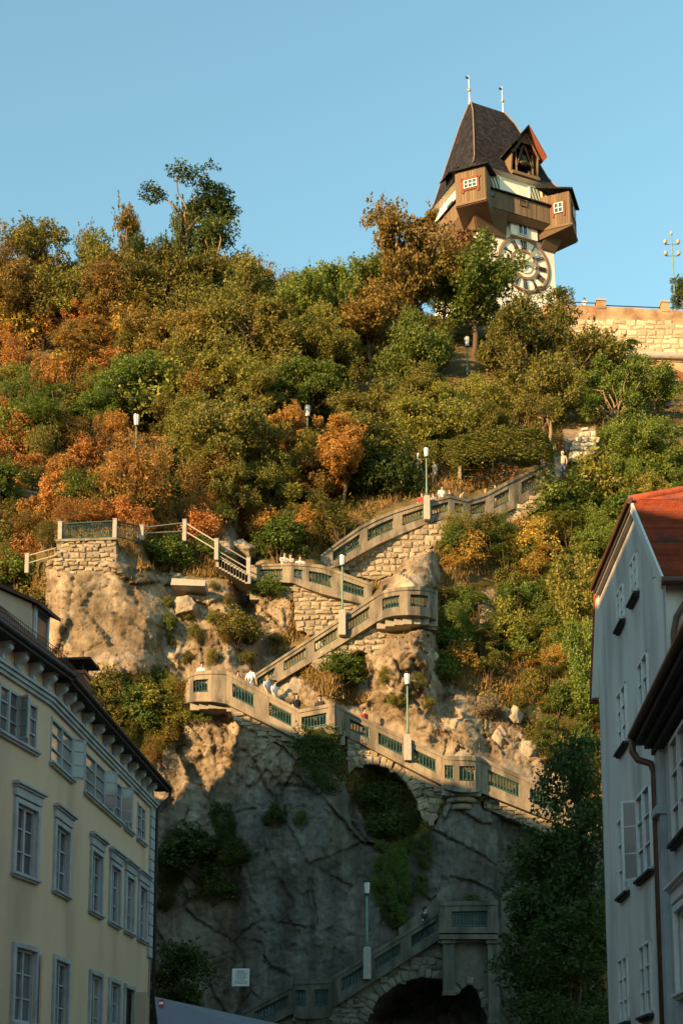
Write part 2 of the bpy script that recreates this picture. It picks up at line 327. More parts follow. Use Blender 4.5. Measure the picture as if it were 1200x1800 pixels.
# masonry walls under the flights: outline in the photo, depth
MASON = [
 dict(key='M1', owner='F5', poly=[(515, 1026), (540, 1036), (566, 1044), (640, 1064), (600, 1090), (560, 1118), (520, 1106)], Y=73.8, row=(0.22, 0.38)),
 dict(key='M2', owner='F6', poly=[(600, 996), (633, 975), (662, 959), (691, 946), (744, 924), (785, 912), (788, 938), (760, 960), (720, 985), (690, 1008), (660, 1020), (618, 1010)], Y=78.25, row=(0.24, 0.4)),
 dict(key='M2b', owner='F6', poly=[(855, 917), (903, 896), (950, 864), (955, 885), (905, 918), (860, 932)], Y=80.6, row=(0.3, 0.5)),
 dict(key='M3', owner='F4', poly=[(545, 1168), (592, 1137), (667, 1094), (716, 1082), (765, 1090), (768, 1108), (735, 1102), (690, 1120), (670, 1140), (655, 1165), (648, 1150), (632, 1143), (615, 1150), (600, 1166), (590, 1158), (560, 1180)], Y=71.35, row=(0.25, 0.42)),
 dict(key='M4', owner='F3e', poly=[(405, 1240), (470, 1274), (526, 1302), (540, 1302), (534, 1326), (520, 1335), (500, 1312), (470, 1296), (420, 1272), (408, 1258)], Y=69.0, row=(0.22, 0.36)),
 dict(key='M5', owner='F3c', poly=[(610, 1295), (700, 1340), (776, 1384), (779, 1400), (760, 1450), (742, 1438), (732, 1405), (715, 1376), (690, 1354), (662, 1344), (640, 1344), (622, 1350), (612, 1362)], Y=68.55, row=(0.22, 0.4)),
 dict(key='M6', owner='F3a', poly=[(848, 1396), (940, 1432), (980, 1450), (985, 1476), (940, 1456), (890, 1436), (850, 1420)], Y=68.5, row=(0.2, 0.36)),
 dict(key='M7', dark=True, owner='F1c', poly=[(560, 1790), (585, 1774), (774, 1655), (782, 1655), (782, 1722), (740, 1718), (700, 1728), (665, 1755), (640, 1800), (625, 1850), (560, 1850)], Y=66.0, row=(0.2, 0.4)),
]
LOOKOUT = [(100, 951), (204, 947), (205, 1004), (150, 1010), (101, 1012)]

# ---------------------------------------------------------------- hill: a steep relief, depth as a function of place
ROCKS = [  # outlines of bare rock in the photo
 [(86, 985), (215, 968), (250, 1000), (300, 1020), (310, 1090), (275, 1185), (160, 1195), (78, 1135)],
 [(298, 895), (340, 885), (395, 900), (420, 940), (475, 985), (440, 998), (378, 955), (300, 940)],
 [(150, 1135), (265, 1120), (300, 1150), (300, 1180), (250, 1200), (160, 1180)],
 [(300, 1010), (360, 1020), (400, 1060), (370, 1120), (420, 1150), (330, 1180), (300, 1120)],
 [(260, 1250), (340, 1240), (410, 1240), (530, 1310), (600, 1370), (640, 1440), (690, 1500), (770, 1450), (790, 1400), (850, 1415), (1000, 1480), (1060, 1500), (1060, 2100), (200, 2100), (240, 1500)],
 [(470, 1185), (520, 1175), (580, 1240), (640, 1240), (690, 1120), (720, 1085), (775, 1110), (770, 1190), (860, 1240), (950, 1240), (960, 1340), (990, 1390), (800, 1345), (600, 1255), (480, 1225)],
 [(620, 1010), (700, 985), (765, 940), (772, 1030), (690, 1040)],
 [(820, 1040), (870, 1035), (905, 1090), (880, 1130), (840, 1110)],
 [(10, 840), (70, 850), (60, 890), (0, 900)],
 [(285, 1010), (440, 1020), (510, 1060), (505, 1110), (470, 1170), (420, 1225), (330, 1235), (290, 1170)],
 [(440, 1010), (510, 1030), (512, 1090), (470, 1100), (430, 1060)],
 [(985, 755), (1050, 750), (1050, 800), (990, 812)],
 [(740, 900), (790, 900), (790, 960), (740, 950)],
 [(640, 1090), (700, 1080), (772, 1092), (770, 1200), (640, 1230)],
]
def poly_soft(px, py, poly, soft=8.0):
    """signed soft inside test (distance to the outline in px)"""
    ins = in_poly(px, py, poly); d = np.full(px.shape, 1e9); n = len(poly)
    for i in range(n):
        x0, y0 = poly[i]; x1, y1 = poly[(i + 1) % n]; ex, ey = x1 - x0, y1 - y0; l2 = ex * ex + ey * ey + 1e-9
        t = np.clip(((px - x0) * ex + (py - y0) * ey) / l2, 0, 1)
        d = np.minimum(d, np.hypot(px - x0 - t * ex, py - y0 - t * ey))
    return np.clip(0.5 + np.where(ins, d, -d) / (2 * soft), 0, 1)

gx = np.concatenate([np.arange(-900, -20, 24.0), np.arange(-20, 240, 4.5), np.arange(240, 1075, 2.6), np.arange(1075, 1215, 5.0), np.arange(1215, 2200, 26.0)])
gy = np.concatenate([np.arange(2120, 1810, -12.0), np.arange(1810, 780, -2.7), np.arange(780, 555, -4.5)])
NX, NY = len(gx), len(gy)
DEF = [(2120, 69.0), (760, 91.0), (650, 102.0), (572, 112.5), (556, 115.0)]
DEFR = [(2120, 69.0), (760, 95.0), (665, 112.4), (572, 117.0), (556, 118.5)]
LEFT = [(1400, 70.8), (1195, 71.8), (1050, 73.2), (960, 76.0), (870, 82.0)]
RIGHT = [(1400, 70.6), (1200, 73.4), (1000, 79.0), (860, 85.5)]
base = np.zeros((NY, NX))
for i, x in enumerate(gx):
    wr = min(1, max(0, (x - 870) / 110)); kn = [(a[0] + (b[0] - a[0]) * wr, a[1] + (b[1] - a[1]) * wr) for a, b in zip(DEF, DEFR)]; mine = []
    for f in FLIGHTS:
        xs = [n[0] for n in f['nodes']]
        if xs[0] <= x <= xs[-1]:
            t, b, Y = fl_at(f, x); Yb = max(Y, f.get('Yw', Y))
            if f['key'] == 'F1d': Y = 65.6
            mine += [(b + 2, Y + 0.45), (t - 4, Y + 2.6)]
    if 95 <= x <= 262:
        mine += [(950, 72.6), (988, 71.0), (1190, 70.2), (914, 75.0)]
    side = LEFT if x < 420 else RIGHT if x > 960 else []
    for (y, Y) in side:
        if all(abs(y - m[0]) > 45 for m in mine) : mine.append((y, Y))
    kn += mine; kn.sort()
    ys = [k[0] for k in kn]; Ys = [k[1] for k in kn]
    for j in range(len(Ys) - 2, -1, -1):                       # never overhang backwards much: farther as we go up
        Ys[j] = max(Ys[j], Ys[j + 1] - 0.4) if ys[j] < 1900 else Ys[j]
    base[:, i] = np.interp(gy, ys, Ys)
def blur_x(a, sig):
    out = np.zeros_like(a); w = np.zeros_like(a)
    k = 9
    for o in range(-k, k + 1):
        idx = np.clip(np.arange(NX) + o, 0, NX - 1); ww = np.exp(-0.5 * ((gx[idx] - gx) / sig) ** 2)
        out += a[:, idx] * ww; w += ww
    return out / w
base = blur_x(base, 9.0)
GX, GY = np.meshgrid(gx, gy)
for m in MASON:                                               # keep the hillside behind the masonry faces
    s = poly_soft(GX, GY, m['poly'], 5); base = np.where(s > 0.05, np.maximum(base, m['Y'] + 0.1 + 0.5 * s), base)
# hollows under the two arches and the balcony, and the gully with creepers
for (cx, cy, rx, ry, d) in [(682, 1420, 62, 78, 1.3), (745, 1800, 110, 84, 2.6), (628, 1190, 28, 48, 1.3), (560, 1350, 40, 55, 0.8)]:
    q = ((GX - cx) / rx) ** 2 + ((GY - cy) / ry) ** 2; base += d * np.clip(1.25 - q, 0, 1)
# bulges
for (cx, cy, rx, ry, d) in [(700, 1165, 65, 75, -1.0), (175, 1110, 110, 120, -0.5), (760, 1300, 90, 45, -0.5), (460, 1440, 170, 130, -0.9), (730, 1000, 45, 50, -0.8), (350, 915, 50, 30, -1.0), (230, 1160, 80, 30, -0.6), (860, 1080, 40, 45, -1.0)]:
    q = ((GX - cx) / rx) ** 2 + ((GY - cy) / ry) ** 2; base += d * np.clip(1.0 - q, 0, 1)
lk_ = poly_soft(GX, GY, [(92, 984), (214, 974), (285, 1080), (280, 1185), (80, 1195), (76, 1100)], 30); base = np.where(lk_ > .02, np.minimum(base, 73.0 - 2.2 * lk_), base)
rock = np.zeros_like(base)
wob = 9 * fbm(GX / 22, GY / 22, GX * 0, 3, 5)
for p in ROCKS: rock = np.maximum(rock, poly_soft(GX + wob, GY + wob[::-1], p, 7))
nearfl = np.ones_like(base)                                   # damp relief close to the flights
for f in FLIGHTS:
    xs = np.array([n[0] for n in f['nodes']]); b = np.interp(gx, xs, [n[2] for n in f['nodes']]); t = np.interp(gx, xs, [n[1] for n in f['nodes']])
    act = (gx >= xs[0] - 6) & (gx <= xs[-1] + 6)
    dd = np.where(GY > b, GY - b, np.where(GY < t, t - GY, 0)); nearfl = np.where(act[None, :], np.minimum(nearfl, np.clip(dd / 34, 0.12, 1)), nearfl)
WX = (GX - 600) / F * base; WZ = (HOR - GY) / F * base
wx, wz = WX + 0.22 * fbm(WX * .7, WZ * .7, WX * 0, 3, 40), WZ + 0.22 * fbm(WX * .7, WZ * .7, WX * 0 + 9, 3, 41)
c1 = cells2(wx * 0.30 + wz * 0.14, wz * 0.17 - wx * 0.06, 11); c2 = cells2(wx * 0.62 + wz * .3 + 5, wz * 0.34 - wx * 0.16, 21); c3 = cells2(wx * 2.1, wz * 1.8, 31)
facet = lambda c, k: k * ((c[2] - 0.5) * 1.2 + (c[3] - 0.5) * 2.0 * c[4] + (c[2] * 7 % 1 - 0.5) * 2.0 * c[5])
crack = lambda c, w, k: k * np.clip(1 - (c[1] - c[0]) / w, 0, 1)
c4 = cells2(wx * 4.6 + wz * 1.2, wz * 4.0, 91)
stq = wz * 0.95 + wx * 0.42 + 0.8 * fbm(WX * .4, WZ * .4, WX * 0, 3, 71); strata = (stq - np.floor(stq)) ** 2
brk = np.clip(fbm(WX * .8, WZ * .8, WX * 0, 3, 101) * 3 + .35, 0, 1)
CRK = brk * np.clip(crack(c1, 0.045, 1.0) + crack(c2, 0.04, 0.9) + crack(c3, 0.05, 0.3), 0, 1)
dr = facet(c1, 0.62) + facet(c2, 0.30) + facet(c3, 0.12) + facet(c4, 0.055) + brk * (crack(c1, 0.035, 0.30) + crack(c2, 0.03, 0.18)) - 0.30 * strata * (1 - np.clip((GY - 1330) / 60, 0, 1)) + 0.05 * fbm(WX * 2.4, WZ * 2.4, WX * 0, 5, 3) + 0.14 * np.abs(fbm(WX * 4.0 + WZ * 2, WZ * 3.0, WX * 0, 3, 13)) + 0.25 * np.abs(fbm(WX * .35, WZ * .5, WX * 0, 4, 77))
ds = 0.55 * fbm(WX * .5, WZ * .5, WX * 0, 4, 8) + 0.12 * fbm(WX * 2.2, WZ * 2.2, WX * 0, 3, 9)
smooth_cliff = np.clip((GY - 1380) / 80, 0, 1)
bluff = poly_soft(GX, GY, ROCKS[0], 20); dr = dr * (1 - 0.5 * smooth_cliff) * (1 - 0.5 * bluff)
far = np.clip((base - 82) / 20, 0, 1)
disp = (rock * dr + (1 - rock) * ds * (1 + 1.2 * far)) * nearfl
HY = base + disp
# vertices
yy = (CY - GY) / F; ss = HY / (CT - yy * ST)
VX = (GX - 600) / F * ss + rock * nearfl * 0.14 * fbm(WX * 2, WZ * 2, WX * 0 + 3, 3, 55); VZ = (ST + yy * CT) * ss + EYE
def hill_Y(px, py):
    i = int(np.clip(np.searchsorted(gx, px), 1, NX - 1)); j = int(np.clip(np.searchsorted(-gy, -py), 1, NY - 1))
    return float(HY[j, i])
def hill_rock(px, py):
    i = int(np.clip(np.searchsorted(gx, px), 1, NX - 1)); j = int(np.clip(np.searchsorted(-gy, -py), 1, NY - 1))
    return float(rock[j, i])
def hillP(px, py, out=0.0):
    return P(px, py, hill_Y(px, py) - out)

def np_mesh(name, verts, quads, smooth=False):
    me = bpy.data.meshes.new(name); nv, nf = len(verts), len(quads); k = quads.shape[1]
    me.vertices.add(nv); me.vertices.foreach_set('co', np.ascontiguousarray(verts, dtype=np.float32).ravel())
    me.loops.add(nf * k); me.loops.foreach_set('vertex_index', np.ascontiguousarray(quads, dtype=np.int32).ravel())
    me.polygons.add(nf); me.polygons.foreach_set('loop_start', np.arange(0, nf * k, k, dtype=np.int32)); me.polygons.foreach_set('loop_total', np.full(nf, k, dtype=np.int32))
    me.update(calc_edges=True); me.validate()
    if smooth: me.shade_smooth()
    return me
# plateau behind the brow
plat = []
top = np.stack([VX[-1], HY[-1], VZ[-1]], -1)
rows = [np.stack([VX, HY, VZ], -1).reshape(-1, 3)]
for d in (6, 20, 60, 160):
    rows.append(np.stack([VX[-1] * (1 + d / 132), HY[-1] + d, VZ[-1] - .4], -1))
verts = np.concatenate(rows); NR = NY + 4
idx = np.arange(NR * NX).reshape(NR, NX)
quads = np.stack([idx[:-1, :-1], idx[:-1, 1:], idx[1:, 1:], idx[1:, :-1]], -1).reshape(-1, 4)
hme = np_mesh('hill', verts, quads)
at = hme.attributes.new('rockiness', 'FLOAT', 'POINT'); av = np.zeros(len(verts), np.float32); av[:NY * NX] = rock.ravel(); at.data.foreach_set('value', av)
at = hme.attributes.new('shadowed', 'FLOAT', 'POINT'); av = np.zeros(len(verts), np.float32)
shade_mask = np.clip((GY + 24 * fbm(GX / 40, GY / 60, GX * 0, 3, 66) - 1330) / 60, 0, 1) * np.clip((GX - 380 + 40 * fbm(GX / 50, GY / 50, GX * 0, 3, 65)) / 60, 0.35, 1)  # cliff's shade painted in as greyer stained rock below the shadow line
av[:NY * NX] = shade_mask.ravel(); at.data.foreach_set('value', av)
at = hme.attributes.new('crack', 'FLOAT', 'POINT'); av = np.zeros(len(verts), np.float32); av[:NY * NX] = CRK.ravel(); at.data.foreach_set('value', av)
def hill_material():
    m, N, L, b = new_mat('hill_rock_and_soil')
    tc = N.new('ShaderNodeTexCoord')
    def noise(scale, detail=6, vs=(1, 1, 1), rough=0.6):
        mp = N.new('ShaderNodeMapping'); mp.inputs['Scale'].default_value = vs; L.new(tc.outputs['Object'], mp.inputs[0])
        n = N.new('ShaderNodeTexNoise'); n.inputs['Scale'].default_value = scale; n.inputs['Detail'].default_value = detail; n.inputs['Roughness'].default_value = rough
        L.new(mp.outputs[0], n.inputs['Vector']); return n.outputs[0]
    def ramp(src, stops):
        r = N.new('ShaderNodeValToRGB'); e = r.color_ramp.elements
        while len(e) < len(stops): e.new(0.5)
        for i, (p, c) in enumerate(stops): e[i].position = p; e[i].color = (*c, 1)
        L.new(src, r.inputs[0]); return r.outputs[0]
    def mix(fac, a, bb, mode='MIX'):
        x = N.new('ShaderNodeMixRGB'); x.blend_type = mode
        if isinstance(fac, float): x.inputs[0].default_value = fac
        else: L.new(fac, x.inputs[0])
        L.new(a, x.inputs[1]); L.new(bb, x.inputs[2]); return x.outputs[0]
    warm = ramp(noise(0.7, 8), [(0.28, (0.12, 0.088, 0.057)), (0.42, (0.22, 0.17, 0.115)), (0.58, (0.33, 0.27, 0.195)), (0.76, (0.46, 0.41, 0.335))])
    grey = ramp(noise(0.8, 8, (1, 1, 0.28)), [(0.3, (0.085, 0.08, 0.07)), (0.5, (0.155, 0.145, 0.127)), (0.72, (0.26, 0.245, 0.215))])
    a2 = N.new('ShaderNodeAttribute'); a2.attribute_name = 'shadowed'
    rk = mix(a2.outputs['Fac'], warm, grey)  # greyer rock colour where the shade is painted in
    blot = ramp(noise(3.3, 7), [(0.3, (0.55, 0.55, 0.55)), (0.52, (1, 1, 1)), (0.75, (1.15, 1.12, 1.08))])
    rk = mix(0.8, rk, blot, 'MULTIPLY')
    stain = ramp(noise(0.55, 7, (1.6, 1.6, 0.22)), [(0.42, (0.55, 0.5, 0.45)), (0.55, (1, 1, 1)), (0.8, (1.1, 1.06, 1.0))]); rk = mix(0.75, rk, stain, 'MULTIPLY')
    a3 = N.new('ShaderNodeAttribute'); a3.attribute_name = 'crack'; ck_ = N.new('ShaderNodeMath'); ck_.operation = 'MULTIPLY'; ck_.inputs[1].default_value = .6; L.new(a3.outputs['Fac'], ck_.inputs[0])
    dk = N.new('ShaderNodeRGB'); dk.outputs[0].default_value = (0.07, 0.052, 0.034, 1); rk = mix(ck_.outputs[0], rk, dk.outputs[0])
    soil = ramp(noise(1.1, 8), [(0.3, (0.055, 0.05, 0.018)), (0.48, (0.10, 0.075, 0.03)), (0.62, (0.17, 0.11, 0.045)), (0.78, (0.10, 0.10, 0.03))])
    a1 = N.new('ShaderNodeAttribute'); a1.attribute_name = 'rockiness'
    mm = N.new('ShaderNodeMath'); mm.operation = 'MULTIPLY_ADD'; mm.inputs[1].default_value = 0.9; L.new(noise(2.2, 6), mm.inputs[0]); 
    mm.inputs[2].default_value = -0.45
    ad = N.new('ShaderNodeMath'); ad.operation = 'ADD'; L.new(mm.outputs[0], ad.inputs[0]); L.new(a1.outputs['Fac'], ad.inputs[1])
    st = N.new('ShaderNodeMapRange'); st.inputs[1].default_value = 0.4; st.inputs[2].default_value = 0.6; L.new(ad.outputs[0], st.inputs[0])
    L.new(mix(st.outputs[0], soil, rk), b.inputs['Base Color']); b.inputs['Roughness'].default_value = 0.92; b.inputs['Specular IOR Level'].default_value = 0.2
    b1 = N.new('ShaderNodeBump'); b1.inputs['Strength'].default_value = 0.9; b1.inputs['Distance'].default_value = 0.14; L.new(noise(2.6, 12, rough=0.75), b1.inputs['Height'])
    vec = N.new('ShaderNodeMixRGB'); vec.inputs[0].default_value = .12; L.new(tc.outputs['Object'], vec.inputs[1]); nn_ = N.new('ShaderNodeTexNoise'); nn_.inputs['Scale'].default_value = 1.5; L.new(tc.outputs['Object'], nn_.inputs['Vector']); L.new(nn_.outputs['Color'], vec.inputs[2])
    last = b1.outputs[0]
    for sc_, vs_, st_, ds_ in ((1.3, (1, 1, .62), .55, .16), (3.4, (1, 1, .7), .5, .07)):
        mp = N.new('ShaderNodeMapping'); mp.inputs['Scale'].default_value = vs_; mp.inputs['Rotation'].default_value = (.2, .5, .1); L.new(vec.outputs[0], mp.inputs[0])
        vo = N.new('ShaderNodeTexVoronoi'); vo.inputs['Scale'].default_value = sc_; L.new(mp.outputs[0], vo.inputs['Vector']); sp = N.new('ShaderNodeSeparateColor'); L.new(vo.outputs['Color'], sp.inputs[0])
        ad_ = N.new('ShaderNodeMath'); ad_.operation = 'MULTIPLY_ADD'; L.new(vo.outputs['Distance'], ad_.inputs[0]); ad_.inputs[1].default_value = -.6; L.new(sp.outputs[0], ad_.inputs[2])
        bb_ = N.new('ShaderNodeBump'); bb_.inputs['Strength'].default_value = st_; bb_.inputs['Distance'].default_value = ds_; L.new(ad_.outputs[0], bb_.inputs['Height']); L.new(last, bb_.inputs['Normal']); last = bb_.outputs[0]
    L.new(last, b.inputs['Normal'])
    return m
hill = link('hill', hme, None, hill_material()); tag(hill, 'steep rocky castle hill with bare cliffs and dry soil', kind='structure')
# street in front
g = MB(); g.add([(-400, -400, 0), (400, -400, 0), (400, 69.6, 0), (-400, 69.6, 0)], [(0, 1, 2, 3)])
tag(g.build('street', M['asphalt']), 'street and small square at the foot of the hill', kind='structure')
g = MB(); g.add([(-3000, -3000, -0.3), (3000, -3000, -0.3), (3000, 3000, -0.3), (-3000, 3000, -0.3)], [(0, 1, 2, 3)])
tag(g.build('ground', M['asphalt']), 'flat town ground around the hill', kind='structure')
# ---------------------------------------------------------------- stone pieces
def stone_proto(seed):
    r = random.Random(seed); j = lambda k: r.uniform(-k, k)
    mb = MB(); back = [(-.5, 0, -.5), (.5, 0, -.5), (.5, 0, .5), (-.5, 0, .5)]
    mid = [(x * (0.97 + j(.05)) + j(.05), -0.62, z * (0.95 + j(.06)) + j(.07)) for x, y, z in back]
    fr = [(x * 0.70 + j(.05), -1 + j(.12), z * 0.68 + j(.06)) for x, y, z in mid]
    c = (j(.1), -1.1 + j(.15), j(.1))
    fs = []
    for i in range(4):
        k = (i + 1) % 4; fs += [(i, k, 4 + k, 4 + i), (4 + i, 4 + k, 8 + k, 8 + i), (8 + i, 8 + k, 12)]
    mb.add(back + mid + fr + [c], fs); return mb.mesh('stone')
STONES = [stone_proto(i) for i in range(14)]
for s in STONES: s.materials.append(M['stone'])
def put_stone(parent, c, w, h, d, rot=0.0, mat=None):
    o = bpy.data.objects.new('stone', random.choice(STONES)); COL.objects.link(o); o.parent = parent
    o.location = c; o.rotation_euler = (0, rot, 0); o.scale = (w * random.choice((-1, 1)), d, h)
    if mat: o.material_slots[0].link = 'OBJECT'; o.material_slots[0].material = mat
    return o
def masonry(parent, poly, Y, row=(0.22, 0.4), aspect=(0.9, 2.2), depth=0.6, proud=(0.05, 0.13), limit=290, mortar=None, smat=None):
    pts = [P(x, y, Y) for x, y in poly]
    mb = MB(); mb.prism(pts, (0, depth, 0)); w = mb.build('masonry_core', mortar or M['mortar'], parent)
    xs = [p.x for p in pts]; zs = [p.z for p in pts]; pw = [(p.x, p.z) for p in pts]
    n = 0; z = min(zs)
    while z < max(zs):
        h = random.uniform(*row); x = min(xs) - random.uniform(0, 0.5)
        while x < max(xs):
            ww = (sum(row) / 2) * random.uniform(*aspect); cx, cz = x + ww / 2, z + h / 2
            ok = [bool(in_poly(np.array([cx + a * ww * .42]), np.array([cz + b * h * .42]), pw)[0]) for a, b in ((0, 0), (-1, -1), (1, -1), (1, 1), (-1, 1))]
            if ok[0] and sum(ok) >= 3 and n < limit:
                hj = random.uniform(.62, 1.08); put_stone(w, (cx + random.uniform(-.04, .04), Y + 0.01, cz + random.uniform(-.05, .05)), ww * random.uniform(.78, 1.0), h * hj * .95, random.uniform(*proud), random.uniform(-.2, .2), smat); n += 1
            x += ww
        z += h
    return w
def voussoirs(parent, pts, Y, length=0.6, gap=0.06, proud=(0.05, 0.1), smat=None):
    """wedge stones along an arch given in photo px"""
    w = [P(x, y, Y) for x, y in pts]
    L = [0]
    for a, b in zip(w, w[1:]): L.append(L[-1] + (b - a).length)
    s = 0.1
    while s < L[-1]:
        wd = random.uniform(0.22, 0.36); m = s + wd / 2
        x = float(np.interp(m, L, [p.x for p in w])); z = float(np.interp(m, L, [p.z for p in w]))
        x2 = float(np.interp(m + .05, L, [p.x for p in w])); z2 = float(np.interp(m + .05, L, [p.z for p in w]))
        t = math.atan2(z2 - z, x2 - x); nx, nz = -math.sin(t), math.cos(t); l = length * random.uniform(.8, 1.1)
        put_stone(parent, (x + nx * l / 2, Y - 0.02, z + nz * l / 2), wd, l, random.uniform(*proud), -t, smat)
        s += wd + gap * 0.4

# ---------------------------------------------------------------- stair flights
TH_P = 0.32
def railing_panel(parent, f, x0, x1, k0, k1):
    """green iron frame with upright bars in a parapet opening"""
    def pt(x, k):
        t, b, Y = fl_at(f, x); return P(x, t + (b - t) * k, Y + 0.16)
    mb = MB(); e = 0.045
    ct = [pt(x0, k0), pt(x1, k0), pt(x1, k1), pt(x0, k1)]
    for a, b in zip(ct, ct[1:] + ct[:1]):
        mb.tube([a, b], e, 5)
    n = max(2, int(round((ct[1] - ct[0]).length / 0.17)))
    for i in range(1, n):
        u = x0 + (x1 - x0) * i / n
        mb.tube([pt(u, k0), pt(u, k1)], 0.026 if i % 3 else 0.034, 4)
    a, b = pt(x0, k0 + (k1 - k0) * 0.16), pt(x1, k0 + (k1 - k0) * 0.16); mb.tube([a, b], 0.024, 4)
    return mb.build('railing', M['green'], parent)
ROOTS = {}
def build_flight(f):
    n = f['nodes']; x0, x1 = n[0][0], n[-1][0]
    t, b, Y = fl_at(f, (x0 + x1) / 2)
    root = empty('stair_flight', (0, 0, 0), 0, f['label'], 'stairs', 'flights of the cliff stairs'); ROOTS[f['key']] = root
    K0, K1 = 0.24, 0.68
    cuts = sorted(set([a[0] for a in n] + [x for o in f['ops'] for x in o]))
    wall = MB(); cop = MB(); band = MB()
    def col(x, k, off=0.0):
        t, b, Y = fl_at(f, x); p = P(x, t + (b - t) * k, Y); q = p.copy(); p.y -= off; q.y += TH_P + off; return p, q
    def seg(mb, xa, xb, ka, kb, off=0.0):
        a0, a1 = col(xa, ka, off); b0, b1 = col(xb, ka, off); c0, c1_ = col(xb, kb, off); d0, d1 = col(xa, kb, off)
        mb.hexa((a0, d0, c0, b0), (a1, d1, c1_, b1))
    for xa, xb in zip(cuts, cuts[1:]):
        if xb - xa < 0.6:
            continue
        op = any(o[0] - 0.01 <= (xa + xb) / 2 <= o[1] + 0.01 for o in f['ops'])
        if op:
            seg(wall, xa, xb, 0.0, K0); seg(wall, xa, xb, K1, 1.0)
        else:
            seg(wall, xa, xb, 0.0, 1.0)
        seg(cop, xa, xb, -0.05, 0.075, 0.055); seg(band, xa, xb, 0.90, 1.03, 0.05)
    if f['key'] == 'F3d':                                       # the shaded return of the corner landing
        a = P(588, 1238, 67.2); b_ = P(606, 1249, 68.5); h = 1.35
        wall.hexa((a, a - Vector((0, 0, h)), b_ - Vector((0, 0, h)), b_), tuple(v + Vector((-.3, 0.1, 0)) for v in (a, a - Vector((0, 0, h)), b_ - Vector((0, 0, h)), b_)))
    cm_ = M['concrete_shaded'] if f['key'][:2] in ('F1', 'F2') else M['concrete']
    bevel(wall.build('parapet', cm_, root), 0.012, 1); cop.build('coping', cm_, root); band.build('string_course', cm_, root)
    for o in f['ops']: railing_panel(root, f, o[0] + 0.4, o[1] - 0.4, K0 + 0.02, K1 - 0.02)
    # steps behind the parapet
    st = MB(); pa = P(x0, n[0][1], n[0][3]); pb = P(x1, n[-1][1], n[-1][3])
    ln = abs(pb.x - pa.x); m = max(1, int(ln / 0.42))
    for i in range(m):
        xa = x0 + (x1 - x0) * i / m; xb = x0 + (x1 - x0) * (i + 1) / m
        t0 = fl_at(f, (xa + xb) / 2); p = P(xa, t0[0], t0[2]); q = P(xb, t0[0], t0[2]); zt = p.z - 1.08
        st.box(((p.x + q.x) / 2, t0[2] + TH_P + 1.2, zt - 0.35), (abs(q.x - p.x) * 1.02, 2.3, 0.7))
    st.build('steps', M['stepstone'], root)
    return root
for f in FLIGHTS: build_flight(f)
for m in MASON:
    w = masonry(ROOTS[m['owner']], m['poly'], m['Y'], m['row'], smat=M['stone_shaded'] if m.get('dark') else None, mortar=M['stone_shaded'] if m.get('dark') else None)
    if m['key'] == 'M5': voussoirs(w, [(758, 1452), (741, 1438), (731, 1405), (714, 1376), (690, 1354), (662, 1344), (640, 1344), (622, 1350)][::-1], m['Y'] - 0.05, 0.5)
    if m['key'] == 'M3': voussoirs(w, [(600, 1166), (615, 1150), (632, 1143), (648, 1150), (656, 1166)], m['Y'] - 0.05, 0.3)
    if m['key'] == 'M7': voussoirs(w, [(640, 1800), (665, 1755), (700, 1728), (740, 1718), (782, 1722)], m['Y'] - 0.05, 0.42, smat=M['stone_shaded'])
# corbels under the round bays, piers under the balcony
def corbel(key, x0, x1, py, Y, rings):
    a = P(x0, py, Y); b = P(x1, py, Y); cx = (a.x + b.x) / 2; r = (b.x - a.x) / 2; z = a.z
    for k, (s, h) in enumerate(rings):
        mb = MB(); mb.lathe((cx, Y + 0.25, z - h), [(r * s * 0.93, 0), (r * s, 0.06), (r * s, h * 0.8)], 24); mb.build('corbel', M['concrete_shaded' if key == 'F1b' else 'concrete'], ROOTS[key]); z -= h
corbel('F3b', 778, 844, 1392, 67.9, [(1.02, .3), (0.85, .28), (0.6, .3)])
corbel('F1b', 515, 585, 1788, 66.0, [(0.98, .5), (0.9, 2.2)])
rt = ROOTS['F1d']
for xa, xb, yb in ((778, 798, 1750), (856, 876, 1800)):
    mb = MB(); a = P(xa, 1650, 65.0); b = P(xb, 1650, 65.0); c = P(xb, yb, 65.0)
    mb.box(((a.x + b.x) / 2, 65.35, (a.z + c.z) / 2), (b.x - a.x, 0.6, a.z - c.z)); mb.box(((a.x + b.x) / 2, 65.33, a.z - 0.12), ((b.x - a.x) * 1.3, 0.75, 0.22)); mb.box(((a.x + b.x) / 2, 65.33, c.z + 0.1), ((b.x - a.x) * 1.15, 0.7, 0.2))
    bevel(mb.build('pier', M['concrete_shaded'], rt), 0.02, 1)
mb = MB(); mb.prism([P(x, y, 65.5) for x, y in [(796, 1652), (858, 1652), (858, 1790), (850, 1775), (838, 1740), (826, 1730), (812, 1736), (800, 1750), (796, 1752)]], (0, 0.5, 0)); wl_ = mb.build('pier_infill_wall', M['stone_shaded'], rt)
voussoirs(wl_, [(802, 1752), (812, 1738), (826, 1731), (838, 1741), (850, 1772)], 65.48, 0.35, smat=M['stone_shaded'])
mb = MB(); mb.prism([P(x, y, 64.9) for x, y in [(771, 1650), (875, 1650), (875, 1640), (771, 1640)]], (0, 2.6, 0)); mb.build('balcony_slab', M['concrete_shaded'], rt)
# parapet behind the balcony flight seen above the steps
mb = MB(); mb.prism([P(x, y, 67.9) for x, y in [(700, 1632), (770, 1578), (772, 1612), (702, 1660)]], (0, 0.3, 0)); mb.build('rear_parapet', M['concrete_shaded'], ROOTS['F1c'])

